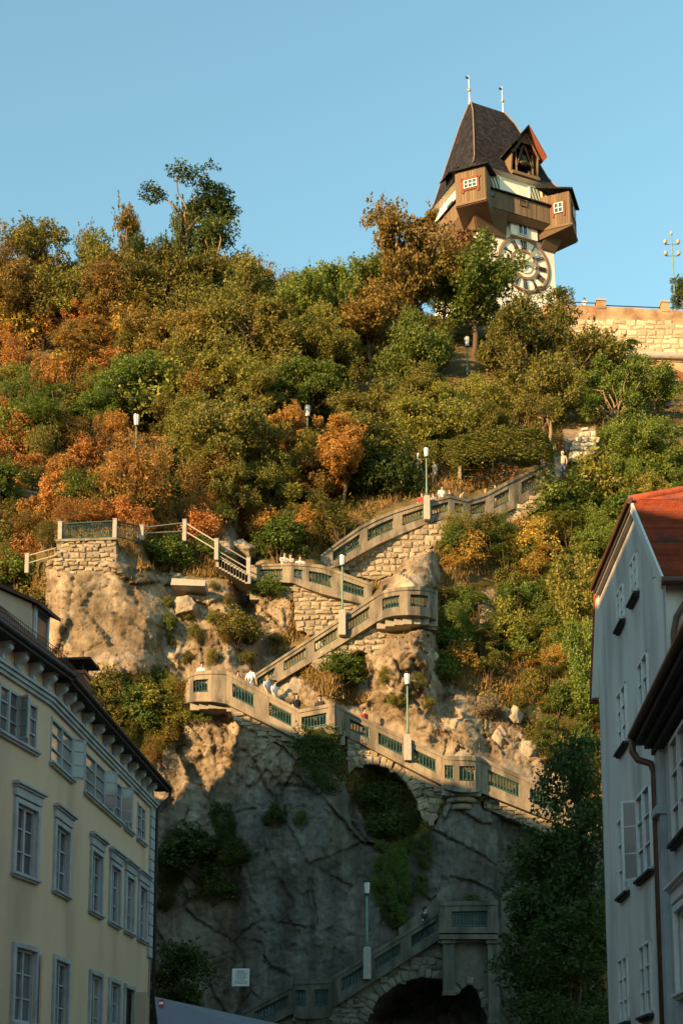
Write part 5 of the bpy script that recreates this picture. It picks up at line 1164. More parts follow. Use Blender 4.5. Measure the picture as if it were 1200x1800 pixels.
def lobes_leaves(lobes, n, rng, up=.2, rag=.62):
    """leaves in the outer shells of many small ellipsoids"""
    lobes = np.array(lobes); vol = lobes[:, 3] ** 2; k = rng.choice(len(lobes), n, p=vol / vol.sum()); d = unitv(n, rng)
    fl = lobes[k, 4:5]; rr = lobes[k, 3:4] * (1 - rag + rag * 1.75 * rng.random((n, 1)) ** .6)
    off = d * rr; off[:, 2:3] *= fl; C = lobes[k, :3] + off
    keep = fbm(C[:, 0] * 7 + lobes[0, 0] * 50, C[:, 1] * 7, C[:, 2] * 7, 2, 5) > -.22 + .25 * rng.random(n)
    C, d = C[keep], d[keep]; n = len(C)
    Nn = d * .45 + np.array([0, -.0, up]) + unitv(n, rng) * .95; Nn /= np.linalg.norm(Nn, axis=1, keepdims=True)
    ns = max(30, n // 90); k = rng.choice(len(lobes), ns); dd = unitv(ns, rng); dd[:, 2] = np.abs(dd[:, 2]) * .8 + .25; dd /= np.linalg.norm(dd, axis=1, keepdims=True)
    p0 = lobes[k, :3] + dd * lobes[k, 3:4]; ln = lobes[k, 3:4] * rng.uniform(.35, .95, (ns, 1)); t = rng.random((ns, 9, 1))   # leafy sprigs breaking the outline
    sp_ = (p0[:, None, :] + dd[:, None, :] * ln[:, None, :] * t + rng.normal(size=(ns, 9, 3)) * .007).reshape(-1, 3); sn_ = unitv(len(sp_), rng)
    C = np.concatenate([C, sp_]); Nn = np.concatenate([Nn, sn_])
    return C, Nn
PROTO = {}
def limb(mb, a, b, r0, r1, rng, n=5, sag=.05):
    a, b = Vector(a), Vector(b); pts_ = []; rad = []
    for i in range(n + 1):
        t = i / n; p = a.lerp(b, t); j = sag * (a - b).length * math.sin(math.pi * t); p += Vector((rng.uniform(-j, j), rng.uniform(-j, j), j * .6)); pts_.append(p); rad.append(r0 + (r1 - r0) * t)
    mb.tube(pts_, rad, 5)
def make_proto(kind, i):
    rng = np.random.default_rng(hash_seed(kind) + i); lob = []; tr = MB()
    if kind == 'tree':
        m = 44
        for _ in range(m):
            d = unitv(1, rng)[0]; q = rng.random() ** .5; lob.append((d[0] * .41 * q, d[1] * .41 * q, .58 + d[2] * .36 * q, rng.uniform(.05, .125), rng.uniform(.5, 1.0)))
        C, Nn = lobes_leaves(lob, 21000, rng); L, W = .0145, .0088
        limb(tr, (0, 0, -.05), (rng.uniform(-.03, .03), 0, .42), .028, .017, rng)
        for l in lob[:14]: limb(tr, (0, 0, rng.uniform(.22, .45)), l[:3], .013, .003, rng)
    elif kind == 'big':                                         # tall tree leafy to near the ground
        for _ in range(95):
            a = rng.uniform(0, 6.28); z = .10 + .85 * rng.random(); q = rng.random() ** .5; rz_ = .42 * (1 - .7 * max(0, (z - .5) / .5) ** 1.8) * rng.uniform(.75, 1.1); lob.append((math.cos(a) * rz_ * q, math.sin(a) * rz_ * q, z * 3.2, rng.uniform(.08, .17), .8))
        C, Nn = lobes_leaves(lob, 30000, rng); L, W = .022, .013
        limb(tr, (0, 0, -.04), (0, 0, 2.6), .05, .015, rng)
        for l in lob[:34]: limb(tr, (0, 0, max(.2, l[2] - .3)), l[:3], .016, .004, rng)
    elif kind == 'bush':
        for _ in range(26):
            a = rng.uniform(0, 6.28); q = rng.random() ** .5; z = rng.random(); lob.append((math.cos(a) * .37 * q * (1 - .35 * z), math.sin(a) * .37 * q * (1 - .35 * z), .14 + .66 * z * (1 - .4 * q * q), rng.uniform(.07, .17), rng.uniform(.6, 1.1)))
        C, Nn = lobes_leaves(lob, 6200, rng); L, W = .026, .0145
        for l in lob[:9]: limb(tr, (0, 0, -.08), l[:3], .012, .003, rng)
    elif kind == 'fine':                                        # upright twiggy shrub with narrow leaves
        for _ in range(22):
            a = rng.uniform(0, 6.28); q = rng.random() ** .5; lob.append((math.cos(a) * .36 * q, math.sin(a) * .36 * q, .25 + .55 * rng.random() * (1 - .3 * q), rng.uniform(.08, .15), 1.5))
        C, Nn = lobes_leaves(lob, 7500, rng, up=0); L, W = .022, .0068
        for l in lob: limb(tr, (0, 0, -.06), (l[0] * 1.1, l[1] * 1.1, l[2] + .12), .010, .002, rng, sag=.02)
    elif kind == 'tall':
        for k in range(22):
            z = .12 + .8 * k / 22; a = rng.uniform(0, 6.28); q = rng.random(); lob.append((math.cos(a) * .17 * q, math.sin(a) * .17 * q, z, rng.uniform(.13, .22) * (1 if z < .8 else .8), .5))
        C, Nn = lobes_leaves(lob, 9000, rng); L, W = .022, .009
        C[:, 2] = np.clip(C[:, 2], 0, 1.05); limb(tr, (0, 0, -.05), (0, 0, .9), .07, .03, rng)
        for l in lob[::3]: limb(tr, (0, 0, l[2] - .1), (l[0] * 2.2, l[1] * 2.2, l[2]), .02, .005, rng)
    elif kind == 'loose':
        ends = []
        for k in range(15):
            a = rng.uniform(0, 6.28); q = .2 + .8 * rng.random() ** .6; z = .45 + .5 * rng.random(); e = (math.cos(a) * .40 * q, math.sin(a) * .40 * q, z); ends.append(e)
            for _ in range(3): lob.append((e[0] + rng.uniform(-.07, .07), e[1] + rng.uniform(-.07, .07), e[2] + rng.uniform(-.06, .06), rng.uniform(.05, .105), .7))
        C, Nn = lobes_leaves(lob, 11000, rng, rag=.7); L, W = .016, .009
        limb(tr, (0, 0, -.05), (.02, 0, .4), .026, .018, rng)
        for e in ends: limb(tr, (rng.uniform(-.02, .02), 0, rng.uniform(.15, .42)), e, .014, .003, rng, 6, .09)
    elif kind == 'fern':                                        # tree of heaven: stems with long drooping compound leaves
        Cs = []; Ns = []; ns = 7
        for k in range(ns):
            a = rng.uniform(0, 6.28); q = rng.random() ** .5 * .26; h = rng.uniform(.45, .92); top_ = np.array([math.cos(a) * q, math.sin(a) * q, h]); limb(tr, (0, 0, -.05), top_, .009, .005, rng, sag=.02)
            for fidx in range(13):
                b = rng.uniform(0, 6.28); hz = np.array([math.cos(b), math.sin(b), 0]); ln = rng.uniform(.14, .25); z0 = -.12 * rng.random()
                for t in np.linspace(.15, 1, 10):
                    p = top_ + np.array([0, 0, z0]) + hz * ln * t + np.array([0, 0, .10 * t - .17 * t * t]); side = np.array([-hz[1], hz[0], 0])
                    for sg in (-1, 1):
                        Cs.append(p + side * sg * .022); nn = np.array([0, 0, 1.0]) + side * sg * .35 + rng.normal(size=3) * .3; Ns.append(nn / np.linalg.norm(nn))
        C, Nn = np.array(Cs), np.array(Ns); L, W = .026, .011
    elif kind == 'hedge':
        n = 9000; d = unitv(n, rng); d[:, 2] = np.abs(d[:, 2]); e = np.sign(d) * np.abs(d) ** .6; e /= np.max(np.abs(e), axis=1, keepdims=True) ** .35
        C = e * np.array([.46, .46, .92]) * rng.uniform(.93, 1.03, (n, 1)) ; Nn = d * .8 + unitv(n, rng) * .7; Nn /= np.linalg.norm(Nn, axis=1, keepdims=True); L, W = .018, .011
        limb(tr, (0, 0, -.05), (0, 0, .5), .03, .01, rng)
    elif kind == 'drape':                                       # creeper hanging over rock
        for _ in range(34):
            z = rng.random(); lob.append((rng.uniform(-.42, .42) * (.55 + .45 * z), rng.uniform(-.16, .0), .06 + .86 * z, rng.uniform(.07, .14), 1.0))
        C, Nn = lobes_leaves(lob, 8000, rng, up=.3); L, W = .018, .012
        for l in lob[:8]: limb(tr, (l[0], 0.05, l[2] + .1), (l[0], -.05, max(0, l[2] - .15)), .006, .002, rng)
    me = leaves_mesh('crown', C, Nn, L, W, rng); tm = tr.mesh('trunk', True)
    me.materials.append(LM['olive']); tm.materials.append(M['bark'])
    return me, tm
def hash_seed(s): return sum(ord(c) * (i + 3) for i, c in enumerate(s)) * 17
for k, c in (('tree', 6), ('big', 2), ('bush', 6), ('fine', 3), ('tall', 2), ('loose', 3), ('fern', 4), ('hedge', 1), ('drape', 3)):
    PROTO[k] = [make_proto(k, i) for i in range(c)]
NPL = [0]
def plant(px, base_py, w_px, h_px, kind, colour, label, group=None, out=0.0, name=None, cat=None, Y=None, bark='bark', flat=1.0):
    if base_py < 568 and Y is None: h_px += 568 - base_py; base_py = 568
    Yb = (Y if Y is not None else hill_Y(px, base_py)) - out
    p = P(px, base_py, Yb); q = ppm(Yb, p.z); w, h = w_px / q, h_px / q
    name = name or {'tree': 'tree', 'tall': 'ivy_clad_tree', 'loose': 'tree', 'hedge': 'hedge', 'drape': 'creeper', 'fern': 'tree_of_heaven'}.get(kind, 'shrub')
    rnd = random.Random(int(px * 31 + base_py * 17 + w_px)); root = empty(name, p, rnd.uniform(0, 6.28) if kind not in ('drape', 'hedge') else rnd.uniform(-.2, .2), label, cat or {'hedge': 'hedge', 'creeper': 'creeper', 'shrub': 'shrub'}.get(name, 'tree'), group)
    cm, tm = rnd.choice(PROTO[kind])
    hz = h / 3.2 if kind == 'big' else h
    c = link('crown', cm, root); c.scale = (w, w * flat, hz); c.material_slots[0].link = 'OBJECT'; c.material_slots[0].material = LM[colour]
    t = link('trunk' if kind in ('tree', 'tall', 'loose', 'fern') else 'stems', tm, root); t.scale = (w, w * flat, hz)
    if bark != 'bark': t.material_slots[0].link = 'OBJECT'; t.material_slots[0].material = M[bark]
    if kind == 'drape': t['kind'] = 'stuff'
    NPL[0] += 1
    return root
# ---- trees and shrubs that can be told apart
NAMED = []
SKY = 'trees on the skyline of the wooded hill'
for a in [
 (66, 566, 195, 182, 'tree', 'olive', 'dark olive tree on the far left of the skyline'),
 (-10, 575, 160, 150, 'tree', 'russet', 'russet tree at the left end of the ridge'),
 (148, 505, 74, 125, 'tall', 'olive', 'narrow ivy-clad tree on the skyline beside the dark olive tree'),
 (238, 500, 120, 160, 'loose', 'russet', 'thin brown-leaved tree with bare limbs on the skyline'),
 (316, 570, 110, 240, 'tall', 'ivy', 'tallest ivy-clad tree on the skyline'),
 (330, 430, 185, 128, 'loose', 'darkgreen', 'spreading dark crown at the top of the tallest ivy-clad tree'),
 (388, 520, 190, 140, 'loose', 'darkgreen', 'airy dark green tree right of the tallest ivy-clad tree'),
 (400, 540, 130, 110, 'tree', 'olive', 'low olive tree under the airy dark green tree'),
 (205, 608, 165, 170, 'tree', 'russet', 'russet tree under the thin brown-leaved skyline tree'),
 (275, 612, 165, 185, 'tree', 'olive', 'olive tree at the foot of the tallest ivy-clad tree'),
 (350, 612, 170, 190, 'tree', 'olive', 'broad olive tree between the ivy-clad tree and the feathery shrub'),
 (440, 604, 150, 150, 'tree', 'olive', 'olive tree behind the broad feathery shrub'),
 (540, 600, 150, 135, 'tree', 'lime', 'yellow-green tree on the ridge behind the twiggy shrubs'),
 (620, 604, 140, 135, 'tree', 'darkgreen', 'dark tree in front of the brick pergola'),
 (20, 620, 170, 175, 'tree', 'russet', 'broad russet tree at the left end of the ridge'),
 (110, 615, 160, 160, 'tree', 'olive', 'olive tree under the narrow ivy-clad tree'),
 (495, 560, 130, 105, 'fine', 'olive', 'twiggy olive shrub on the ridge'),
 (565, 550, 110, 92, 'fine', 'green', 'twiggy green shrub on the ridge'),
 (610, 560, 100, 98, 'bush', 'darkgreen', 'rounded dark shrub beside the brick pergola'),
 (412, 660, 150, 170, 'fine', 'olive', 'broad feathery willow-like shrub on the upper slope'),
 (722, 625, 205, 310, 'tree', 'russet', 'tall russet tree left of the clock tower'),
 (700, 600, 120, 170, 'tree', 'olive', 'olive tree beside the tall russet tree'),
 (832, 622, 215, 208, 'tree', 'green', 'broad green tree in front of the clock face'),
 (780, 560, 120, 130, 'tree', 'darkgreen', 'dark green tree between the russet and the broad green tree'),
 (822, 470, 130, 70, 'bush', 'redbrown', 'red-brown smoke bush below the tower gallery'),
 (940, 660, 165, 150, 'tree', 'russet', 'russet olive tree with pale trunk below the bastion'),
 (965, 785, 150, 170, 'tree', 'olive', 'olive tree with leaning pale trunk above the top of the stairs'),
 (985, 530, 60, 28, 'bush', 'green', 'low green bush at the foot of the clock tower'),
 (1200, 560, 60, 90, 'tree', 'darkgreen', 'dark fir-like tree on the bastion beside the mast'),
 (122, 690, 150, 150, 'fern', 'yellow', 'tree of heaven with yellowing leaves on the left slope'),
 (95, 800, 190, 120, 'fern', 'green', 'spreading green sumac on the left slope'),
 (30, 800, 120, 110, 'bush', 'green', 'green shrub beside the spreading sumac'),
 (242, 895, 150, 175, 'fine', 'orange', 'orange twiggy shrub above the lookout terrace'),
 (398, 890, 210, 215, 'tree', 'olive', 'large olive tree with yellow tint above the rock outcrop'),
 (350, 830, 130, 150, 'tree', 'lime', 'yellow-green tree beside the large olive tree'),
 (512, 838, 130, 140, 'tree', 'orange', 'orange-leaved tree by the slope lantern'),
 (605, 880, 150, 155, 'tree', 'orange', 'orange-leaved tree left of the dark laurel'),
 (560, 880, 150, 130, 'tree', 'olive', 'olive tree under the two orange-leaved trees'),
 (690, 880, 120, 120, 'bush', 'darkgreen', 'dark green laurel left of the highest stair lamp'),
 (488, 985, 130, 98, 'bush', 'green', 'dense green bush above the stair landing'),
 (605, 965, 165, 120, 'fine', 'olive', 'wide olive bush left of the highest stair flight'),
 (885, 850, 190, 78, 'hedge', 'hedge', 'long clipped hedge behind the upper walk'),
 (775, 838, 90, 62, 'hedge', 'hedge', 'short clipped hedge by the highest stair lamp'),
 (1085, 780, 150, 160, 'loose', 'green', 'bare-branched shrub tree below the bastion arch'),
 (1150, 740, 130, 110, 'tree', 'green', 'green tree below the right end of the bastion'),
 (1040, 900, 150, 130, 'bush', 'lime', 'rounded yellow-green bush beside the top of the stairs'),
 (1140, 880, 170, 150, 'tree', 'green', 'leafy green tree above the red tiled roof'),
 (985, 930, 150, 125, 'bush', 'green', 'green bush hanging over the highest stair flight'),
 (1100, 970, 150, 130, 'bush', 'green', 'green bush behind the eave of the grey house'),
 (1015, 1130, 120, 160, 'drape', 'lime', 'bright green creeper beside the grey house'),
 (1030, 1235, 90, 150, 'drape', 'green', 'long green creeper down the edge of the grey house'),
 (418, 1135, 110, 90, 'bush', 'olive', 'olive bush on the rocks left of the curved rubble wall'),
 (600, 1205, 100, 80, 'bush', 'green', 'green bush in the small arch under the long sunlit flight'),
 (268, 1275, 130, 105, 'bush', 'lime', 'yellow-green bush left of the ivied turret'),
 (182, 1255, 90, 110, 'bush', 'olive', 'olive bush beside the brick chimney'),
 (285, 1000, 120, 78, 'bush', 'green', 'green bush under the lookout terrace railing'),
 (355, 985, 80, 55, 'bush', 'green', 'green bush below the railed path'),
 (470, 1050, 80, 46, 'bush', 'green', 'small green bush under the stair landing'),
 (60, 1120, 130, 110, 'bush', 'olive', 'olive bush behind the roof dormer'),
 (30, 1040, 110, 90, 'bush', 'green', 'green bush left of the rock bluff'),
 (862, 1260, 60, 55, 'bush', 'grey', 'round grey-leaved bush above the tall rocks'),
 (565, 1385, 120, 110, 'drape', 'darkgreen', 'dark green creeper hanging below the corner landing'),
 (555, 1340, 70, 60, 'drape', 'green', 'small green creeper under the corner landing parapet'),
 (668, 1445, 95, 100, 'drape', 'darkgreen', 'ivy hanging inside the stone arch'),
 (715, 1470, 80, 80, 'drape', 'ivy', 'ivy on the rock at the right foot of the stone arch'),
 (185, 590, 170, 195, 'tree', 'olive', 'tall olive tree behind the russet tree on the skyline'),
 (255, 585, 150, 190, 'tree', 'darkgreen', 'dark green tree left of the tallest ivy-clad tree'),
 (690, 1480, 110, 90, 'bush', 'darkgreen', 'dark bush in the gully under the stone arch'),
 (640, 1420, 90, 80, 'bush', 'darkgreen', 'dark bush at the left foot of the stone arch'),
 (350, 1545, 190, 120, 'bush', 'darkgreen', 'dark shrub clinging to the shaded cliff beside the ochre house'),
 (420, 1530, 100, 70, 'bush', 'ivy', 'small dark shrub on the shaded cliff'),
 (485, 1455, 60, 55, 'bush', 'darkgreen', 'dark tuft on the shaded cliff below the sunlit flight'),
 (530, 1450, 32, 32, 'bush', 'green', 'small green tuft on the shaded cliff'),
 (308, 2042, 170, 405, 'big', 'darkgreen', 'dark tree at the corner of the ochre house'),
 (700, 1620, 60, 130, 'drape', 'green', 'green creeper trailing down the shaded cliff'),
 (780, 1815, 150, 85, 'fern', 'darkgreen', 'dark ferny plant under the lowest arch'),
 (700, 1815, 120, 70, 'fern', 'darkgreen', 'dark ferny plant beside the lowest arch'),
 (830, 1590, 40, 26, 'bush', 'green', 'small plant on the cliff above the balcony on piers'),
]:
    px, by, w, h, k, c, lab = a; NAMED.append((px, by - h * .4, lab))
    out = {'tree': .8, 'bush': .25, 'fine': .4, 'hedge': .4, 'drape': .35}.get(k, .4)
    Y = None
    if 'foot of the clock tower' in lab: Y = 118
    if 'on the bastion' in lab: Y = 116
    if 'smoke bush' in lab: Y = 117
    if 'top of the tallest' in lab: Y = hill_Y(316, 570)
    if 'creeper beside the grey' in lab or 'down the edge' in lab: out = 1.0
    if 'corner landing' in lab and k == 'drape': Y = 67.9
    if 'corner of the ochre' in lab: Y = 60.0
    if 'lowest arch' in lab: out = 1.2
    if c in ('orange', 'yellow'): out = 2.2
    plant(px, by, w, h, k, c, lab, None, out, Y=Y, bark='palebark' if 'pale trunk' in lab or k == 'loose' else 'bark')
# the big dark tree beside the grey house: several limbs of crown on one trunk
LM_SRC = True
for i, (px, w, top, Y) in enumerate([(1030, 190, 1238, 51.0), (975, 225, 1425, 52.0), (1012, 215, 1560, 49.0)]):
    by = HOR + EYE * F / Y
    plant(px, by, w, by - top, 'big', 'darkgreen', ['tallest dark tree against the sunlit slope beside the grey house', 'dark tree overhanging the descending stair flight', 'lower dark tree between the balcony on piers and the grey house'][i], 'dark trees between the stairs and the grey house', 0, Y=Y, name='tree')
# ---- filler planting by zones: polygon, spacing px, sizes, kinds, colours, label tail
ZONES = [
 ([(235, 560), (330, 560), (470, 540), (640, 540), (700, 600), (860, 610), (1010, 640), (1010, 700), (700, 720), (300, 700), (235, 700)], 60, (100, 165), ('tree', 'tree', 'tree', 'fine', 'loose'), ('olive', 'olive', 'russet', 'olive', 'lime', 'olive', 'green', 'lime'), 'on the wooded slope below the ridge', 'trees of the upper wooded slope'),
 ([(225, 700), (300, 700), (700, 720), (960, 700), (1000, 770), (930, 790), (720, 790), (640, 860), (420, 880), (225, 860)], 52, (80, 135), ('tree', 'bush', 'fine', 'tree', 'tree', 'loose'), ('olive', 'lime', 'russet', 'olive', 'green', 'lime', 'olive', 'darkgreen'), 'in the middle of the wooded slope', 'shrubs of the middle slope'),
 ([(-60, 700), (230, 700), (230, 880), (-60, 880)], 48, (60, 95), ('bush', 'fine', 'tree'), ('orange', 'russet', 'olive', 'orange', 'green'), 'on the rust coloured left slope', 'rust coloured shrubs on the left slope'),
 ([(-60, 560), (240, 560), (250, 700), (-60, 700)], 52, (70, 100), ('tree', 'fine', 'bush'), ('orange', 'russet', 'yellow', 'orange', 'olive', 'lime'), 'on the rust coloured left slope', 'rust coloured trees of the upper left slope'),
 ([(-60, 870), (240, 870), (300, 880), (430, 900), (560, 920), (540, 960), (420, 930), (240, 930), (100, 915), (90, 960), (-60, 1060)], 38, (45, 75), ('bush', 'fine', 'bush'), ('russet', 'orange', 'orange', 'olive', 'lime'), 'above the lookout terrace', 'shrubs above the lookout terrace'),
 ([(790, 930), (900, 930), (1000, 950), (1050, 1000), (1040, 1230), (960, 1240), (900, 1180), (780, 1190), (778, 1060), (900, 1040), (880, 1000), (790, 1000)], 33, (42, 75), ('bush', 'fern', 'fern', 'bush', 'fine'), ('lime', 'green', 'green', 'yellow', 'lime', 'olive', 'green'), 'on the scrubby slope right of the stairs', 'scrub right of the stairs'),
 ([(1010, 640), (1230, 680), (1230, 900), (1130, 900), (1060, 1000), (960, 930), (1000, 830), (1060, 800)], 42, (70, 110), ('tree', 'bush', 'fern', 'bush'), ('green', 'green', 'lime', 'green'), 'on the green slope between the bastion and the red roof', 'green trees below the bastion'),
 ([(300, 1030), (420, 1020), (500, 1040), (500, 1110), (470, 1170), (400, 1170), (300, 1150), (290, 1060)], 46, (20, 38), ('bush', 'fine'), ('olive', 'russet', 'green'), 'on the rocks below the railed path', 'small shrubs on the rocks'),
 ([(170, 1190), (330, 1200), (390, 1240), (300, 1300), (260, 1340), (200, 1290)], 32, (36, 62), ('bush', 'bush', 'fine'), ('green', 'lime', 'olive', 'russet'), 'on the bank left of the ivied turret', 'shrubs left of the turret'),
 ([(900, 1240), (1040, 1230), (1050, 1380), (990, 1380), (960, 1330)], 34, (34, 60), ('bush', 'fine', 'fern'), ('olive', 'lime', 'green'), 'on the dry bank above the descending flight', 'shrubs on the dry bank'),
 ([(275, 1450), (400, 1450), (390, 1570), (275, 1600)], 70, (45, 85), ('bush', 'drape'), ('darkgreen', 'ivy'), 'on the shaded cliff by the ochre house', 'dark shrubs on the shaded cliff'),
 ([(655, 1460), (760, 1480), (740, 1600), (690, 1640), (650, 1560)], 40, (26, 46), ('bush', 'drape'), ('ivy', 'green'), 'in the cleft of the shaded cliff', 'plants in the cliff cleft'),
 ([(640, 1180), (760, 1200), (780, 1240), (700, 1250)], 40, (24, 40), ('bush', 'fine'), ('lime', 'olive'), 'on the pale rocks above the arch', 'tufts on the pale rocks'),
]
LANDM = []; USED = set()
def fill_label(x, y, w, size, k, c, tail):
    n = min(LANDM, key=lambda q: (q[0] - x) ** 2 + (q[1] - y) ** 2)[2]
    m = (w / 1.2 - size[0]) / (size[1] - size[0]); sz = 'small ' if m < .35 else 'large ' if m > .75 else ''
    kd = {'tree': 'tree', 'fern': 'tree of heaven', 'fine': 'twiggy shrub', 'drape': 'creeper'}.get(k, 'bush')
    near = [q[2] for q in sorted(LANDM, key=lambda q: (q[0] - x) ** 2 + (q[1] - y) ** 2)]
    cand = ['%s%s %s near the %s' % (sz, PHR[c], kd, n)] + ['%s%s %s between the %s and the %s' % (sz, PHR[c], kd, n, m_) for m_ in near[1:7]] + ['%s%s %s between the %s and the %s' % (sz, PHR[c], kd, near[1], m_) for m_ in near[2:7]]
    for t_ in cand:
        if t_ not in USED and len(t_.replace('-', ' ').split()) <= 16: USED.add(t_); return t_
    return '%s%s %s %s' % (sz, PHR[c], kd, tail)
KEEP = [(752, 776, 985, 850), (226, 718, 252, 752), (529, 702, 553, 738), (811, 586, 832, 612), (643, 598, 665, 624), (395, 1690, 450, 1745), (735, 780, 770, 920), (990, 745, 1055, 815), (1150, 660, 1190, 715)]
SHORT = {}
for x, y, lab in NAMED:
    wds = lab.split(); cut = len(wds)
    for i, q in enumerate(wds):
        if i > 1 and q in ('on', 'above', 'below', 'beside', 'by', 'left', 'right', 'with', 'at', 'in', 'under', 'between', 'behind', 'hanging', 'down', 'clinging', 'trailing'): cut = i; break
    SHORT.setdefault(' '.join(wds[:cut]), []).append((x, y, lab))
for k_, v_ in SHORT.items():
    for x, y, lab in v_: LANDM.append((x, y, k_ if len(v_) == 1 else ' '.join(lab.split()[:8])))
for x, y, n_ in ((645, 1640, 'tall green stair lamp'), (716, 1260, 'lamp above the stone arch'), (880, 1470, 'balcony on piers'), (150, 960, 'lookout terrace'), (380, 1240, 'ivied stair turret'), (1060, 650, 'bastion wall'), (1020, 780, 'ruined wall'), (240, 760, 'slope lantern above the orange shrub'), (540, 740, 'slope lantern by the orange trees'), (821, 620, 'slope lantern below the tower'), (653, 630, 'slope lantern under the russet tree'), (1130, 950, 'red tiled roof'), (890, 1000, 'rock outcrop right of the stairs'), (660, 520, 'brick pergola')): LANDM.append((x, y, n_))
random.seed(21)
for poly, sp, size, kinds, cols, tail, grp in ZONES:
    sp *= .9; size = size if size[1] > 1 else size
    xs = [p[0] for p in poly]; ys = [p[1] for p in poly]; pts_ = []
    for _ in range(3200):
        x, y = random.uniform(min(xs), max(xs)), random.uniform(min(ys), max(ys))
        if not in_poly(np.array([x]), np.array([y]), poly)[0]: continue
        if any((x - a) ** 2 + ((y - b) * 1.35) ** 2 < sp * sp for a, b in pts_): continue
        w = random.uniform(*size) * (1.28 if size[1] > 60 else 1.15); k = random.choice(kinds); h = w * random.uniform(.8, 1.15)
        if any(x + w * .4 > q[0] and x - w * .4 < q[2] and y > q[1] + 4 and y - h * .9 < q[3] for q in KEEP): continue
        if hill_rock(x, y) > .75 and k in ('tree',): k = 'bush'
        pts_.append((x, y)); c = random.choice(cols)
        plant(x, y + h * (.42 if k == 'tree' else .3), w, h, k, c, fill_label(x, y, w, size, k, c, tail), grp, .2)
print('plants', NPL[0])
# ---- uncountable ground cover on soil and ledges
def cover(name, n, lo, hi, L, W, mat, label, upw, seed, ymin=640, ymax=1700, wbias=None):
    rng = np.random.default_rng(seed); jj = rng.integers(1, NY - 1, n * 4); ii = rng.integers(1, NX - 1, n * 4)
    ok = (rock[jj, ii] >= lo) & (rock[jj, ii] <= hi) & (gy[jj] > ymin) & (gy[jj] < ymax) & (gx[ii] > -120) & (gx[ii] < 1320)
    ok &= vnoise(VX[jj, ii] * .6, VZ[jj, ii] * .6, VX[jj, ii] * 0, seed) > -.25
    for m in MASON: ok &= ~in_poly(gx[ii], gy[jj], m['poly'])
    for f in FLIGHTS:
        xs = np.array([q[0] for q in f['nodes']]); t = np.interp(gx[ii], xs, [q[1] for q in f['nodes']]); b = np.interp(gx[ii], xs, [q[2] for q in f['nodes']])
        ok &= ~((gx[ii] >= xs[0]) & (gx[ii] <= xs[-1]) & (gy[jj] > t - 12) & (gy[jj] < b + 4))
    jj, ii = jj[ok][:n], ii[ok][:n]; k = len(jj)
    C = np.stack([VX[jj, ii], HY[jj, ii], VZ[jj, ii]], -1) + rng.normal(size=(k, 3)) * np.array([.06, .05, .06]); C[:, 1] -= .06; C[:, 2] += L * .5
    Nn = np.array([0, -.8, .5]) + unitv(k, rng) * .8; Nn /= np.linalg.norm(Nn, axis=1, keepdims=True)
    if upw:                                                    # blades: long axis upright
        T = np.array([0, -.25, 1.0]) + unitv(k, rng) * .5; T /= np.linalg.norm(T, axis=1, keepdims=True); B = np.cross(T, Nn); B /= np.linalg.norm(B, axis=1, keepdims=True) + 1e-9
        l = (L * rng.uniform(.5, 1.4, k))[:, None]; v = np.stack([C - B * W - T * l * .3, C + B * W - T * l * .3, C + T * l + Nn * l * .3], 1).reshape(-1, 3); me = np_mesh(name, v, np.arange(3 * k).reshape(k, 3))
    else: me = leaves_mesh(name, C, Nn, L, W, rng)
    o = link(name, me, None, mat); tag(o, label, kind='stuff'); return o
GR = leaf_mat('dry_grass_blades', [(.22, .13, .04), (.30, .18, .06), (.15, .10, .03), (.20, .10, .03), (.12, .11, .03)], .15)
UG = leaf_mat('undergrowth_leaves', [(.055, .06, .014), (.09, .08, .018), (.13, .075, .02), (.16, .08, .02), (.06, .075, .016)], .2)
cover('dry_grass', 70000, 0, .6, .24, .028, GR, 'dry golden grass on the ledges and banks of the hill', True, 3, 780, 1440)
cover('undergrowth', 150000, 0, .45, .10, .06, UG, 'low leafy undergrowth covering the soil of the hill', False, 4, 440, 1700)
cover('rock_tufts', 9000, .6, 1.0, .13, .02, GR, 'sparse dry tufts in the cracks of the rock', True, 5, 880, 1400)
# ---------------------------------------------------------------- loose rocks
def boulder(px, py, w, h, Y, seed, label, sharp=1.0, lean=0.0, dep=.8):
    import bmesh
    rng = np.random.default_rng(seed); bm = bmesh.new(); bmesh.ops.create_icosphere(bm, subdivisions=4, radius=.5)
    pl = [(Vector(unitv(1, rng)[0]), rng.uniform(.20, .40)) for _ in range(20)]
    co = np.array([v.co for v in bm.verts])
    for n, d in pl:
        nn = np.array(n); ex = np.maximum(co @ nn - d, 0); co -= np.outer(ex * .95, nn)
    nz = fbm(co[:, 0] * 5 + seed, co[:, 1] * 5, co[:, 2] * 5, 4, seed); nz2 = fbm(co[:, 0] * 16 + seed, co[:, 1] * 16, co[:, 2] * 16, 3, seed + 3); co *= (1 + .16 * nz + .07 * nz2)[:, None]
    co[:, 0] += lean * co[:, 2]; tp = np.clip(co[:, 2], 0, .5) * 2; co[:, 0] *= 1 - .45 * tp * sharp; co[:, 1] *= 1 - .3 * tp * sharp
    for v, c in zip(bm.verts, co): v.co = c
    me = bpy.data.meshes.new('rock'); bm.to_mesh(me); bm.free()
    p = P(px, py, Y); q = ppm(Y, p.z); o = link('rock_outcrop', me, None, M['rock']); o.location = p + Vector((0, .25 * w / q, 0)); o.rotation_euler = (0, rng.uniform(-.25, .25), 0); o.scale = (w / q / .9, dep * w / q, h / q / .9); tag(o, label, 'rock', 'rock outcrops on the hill')
    return o
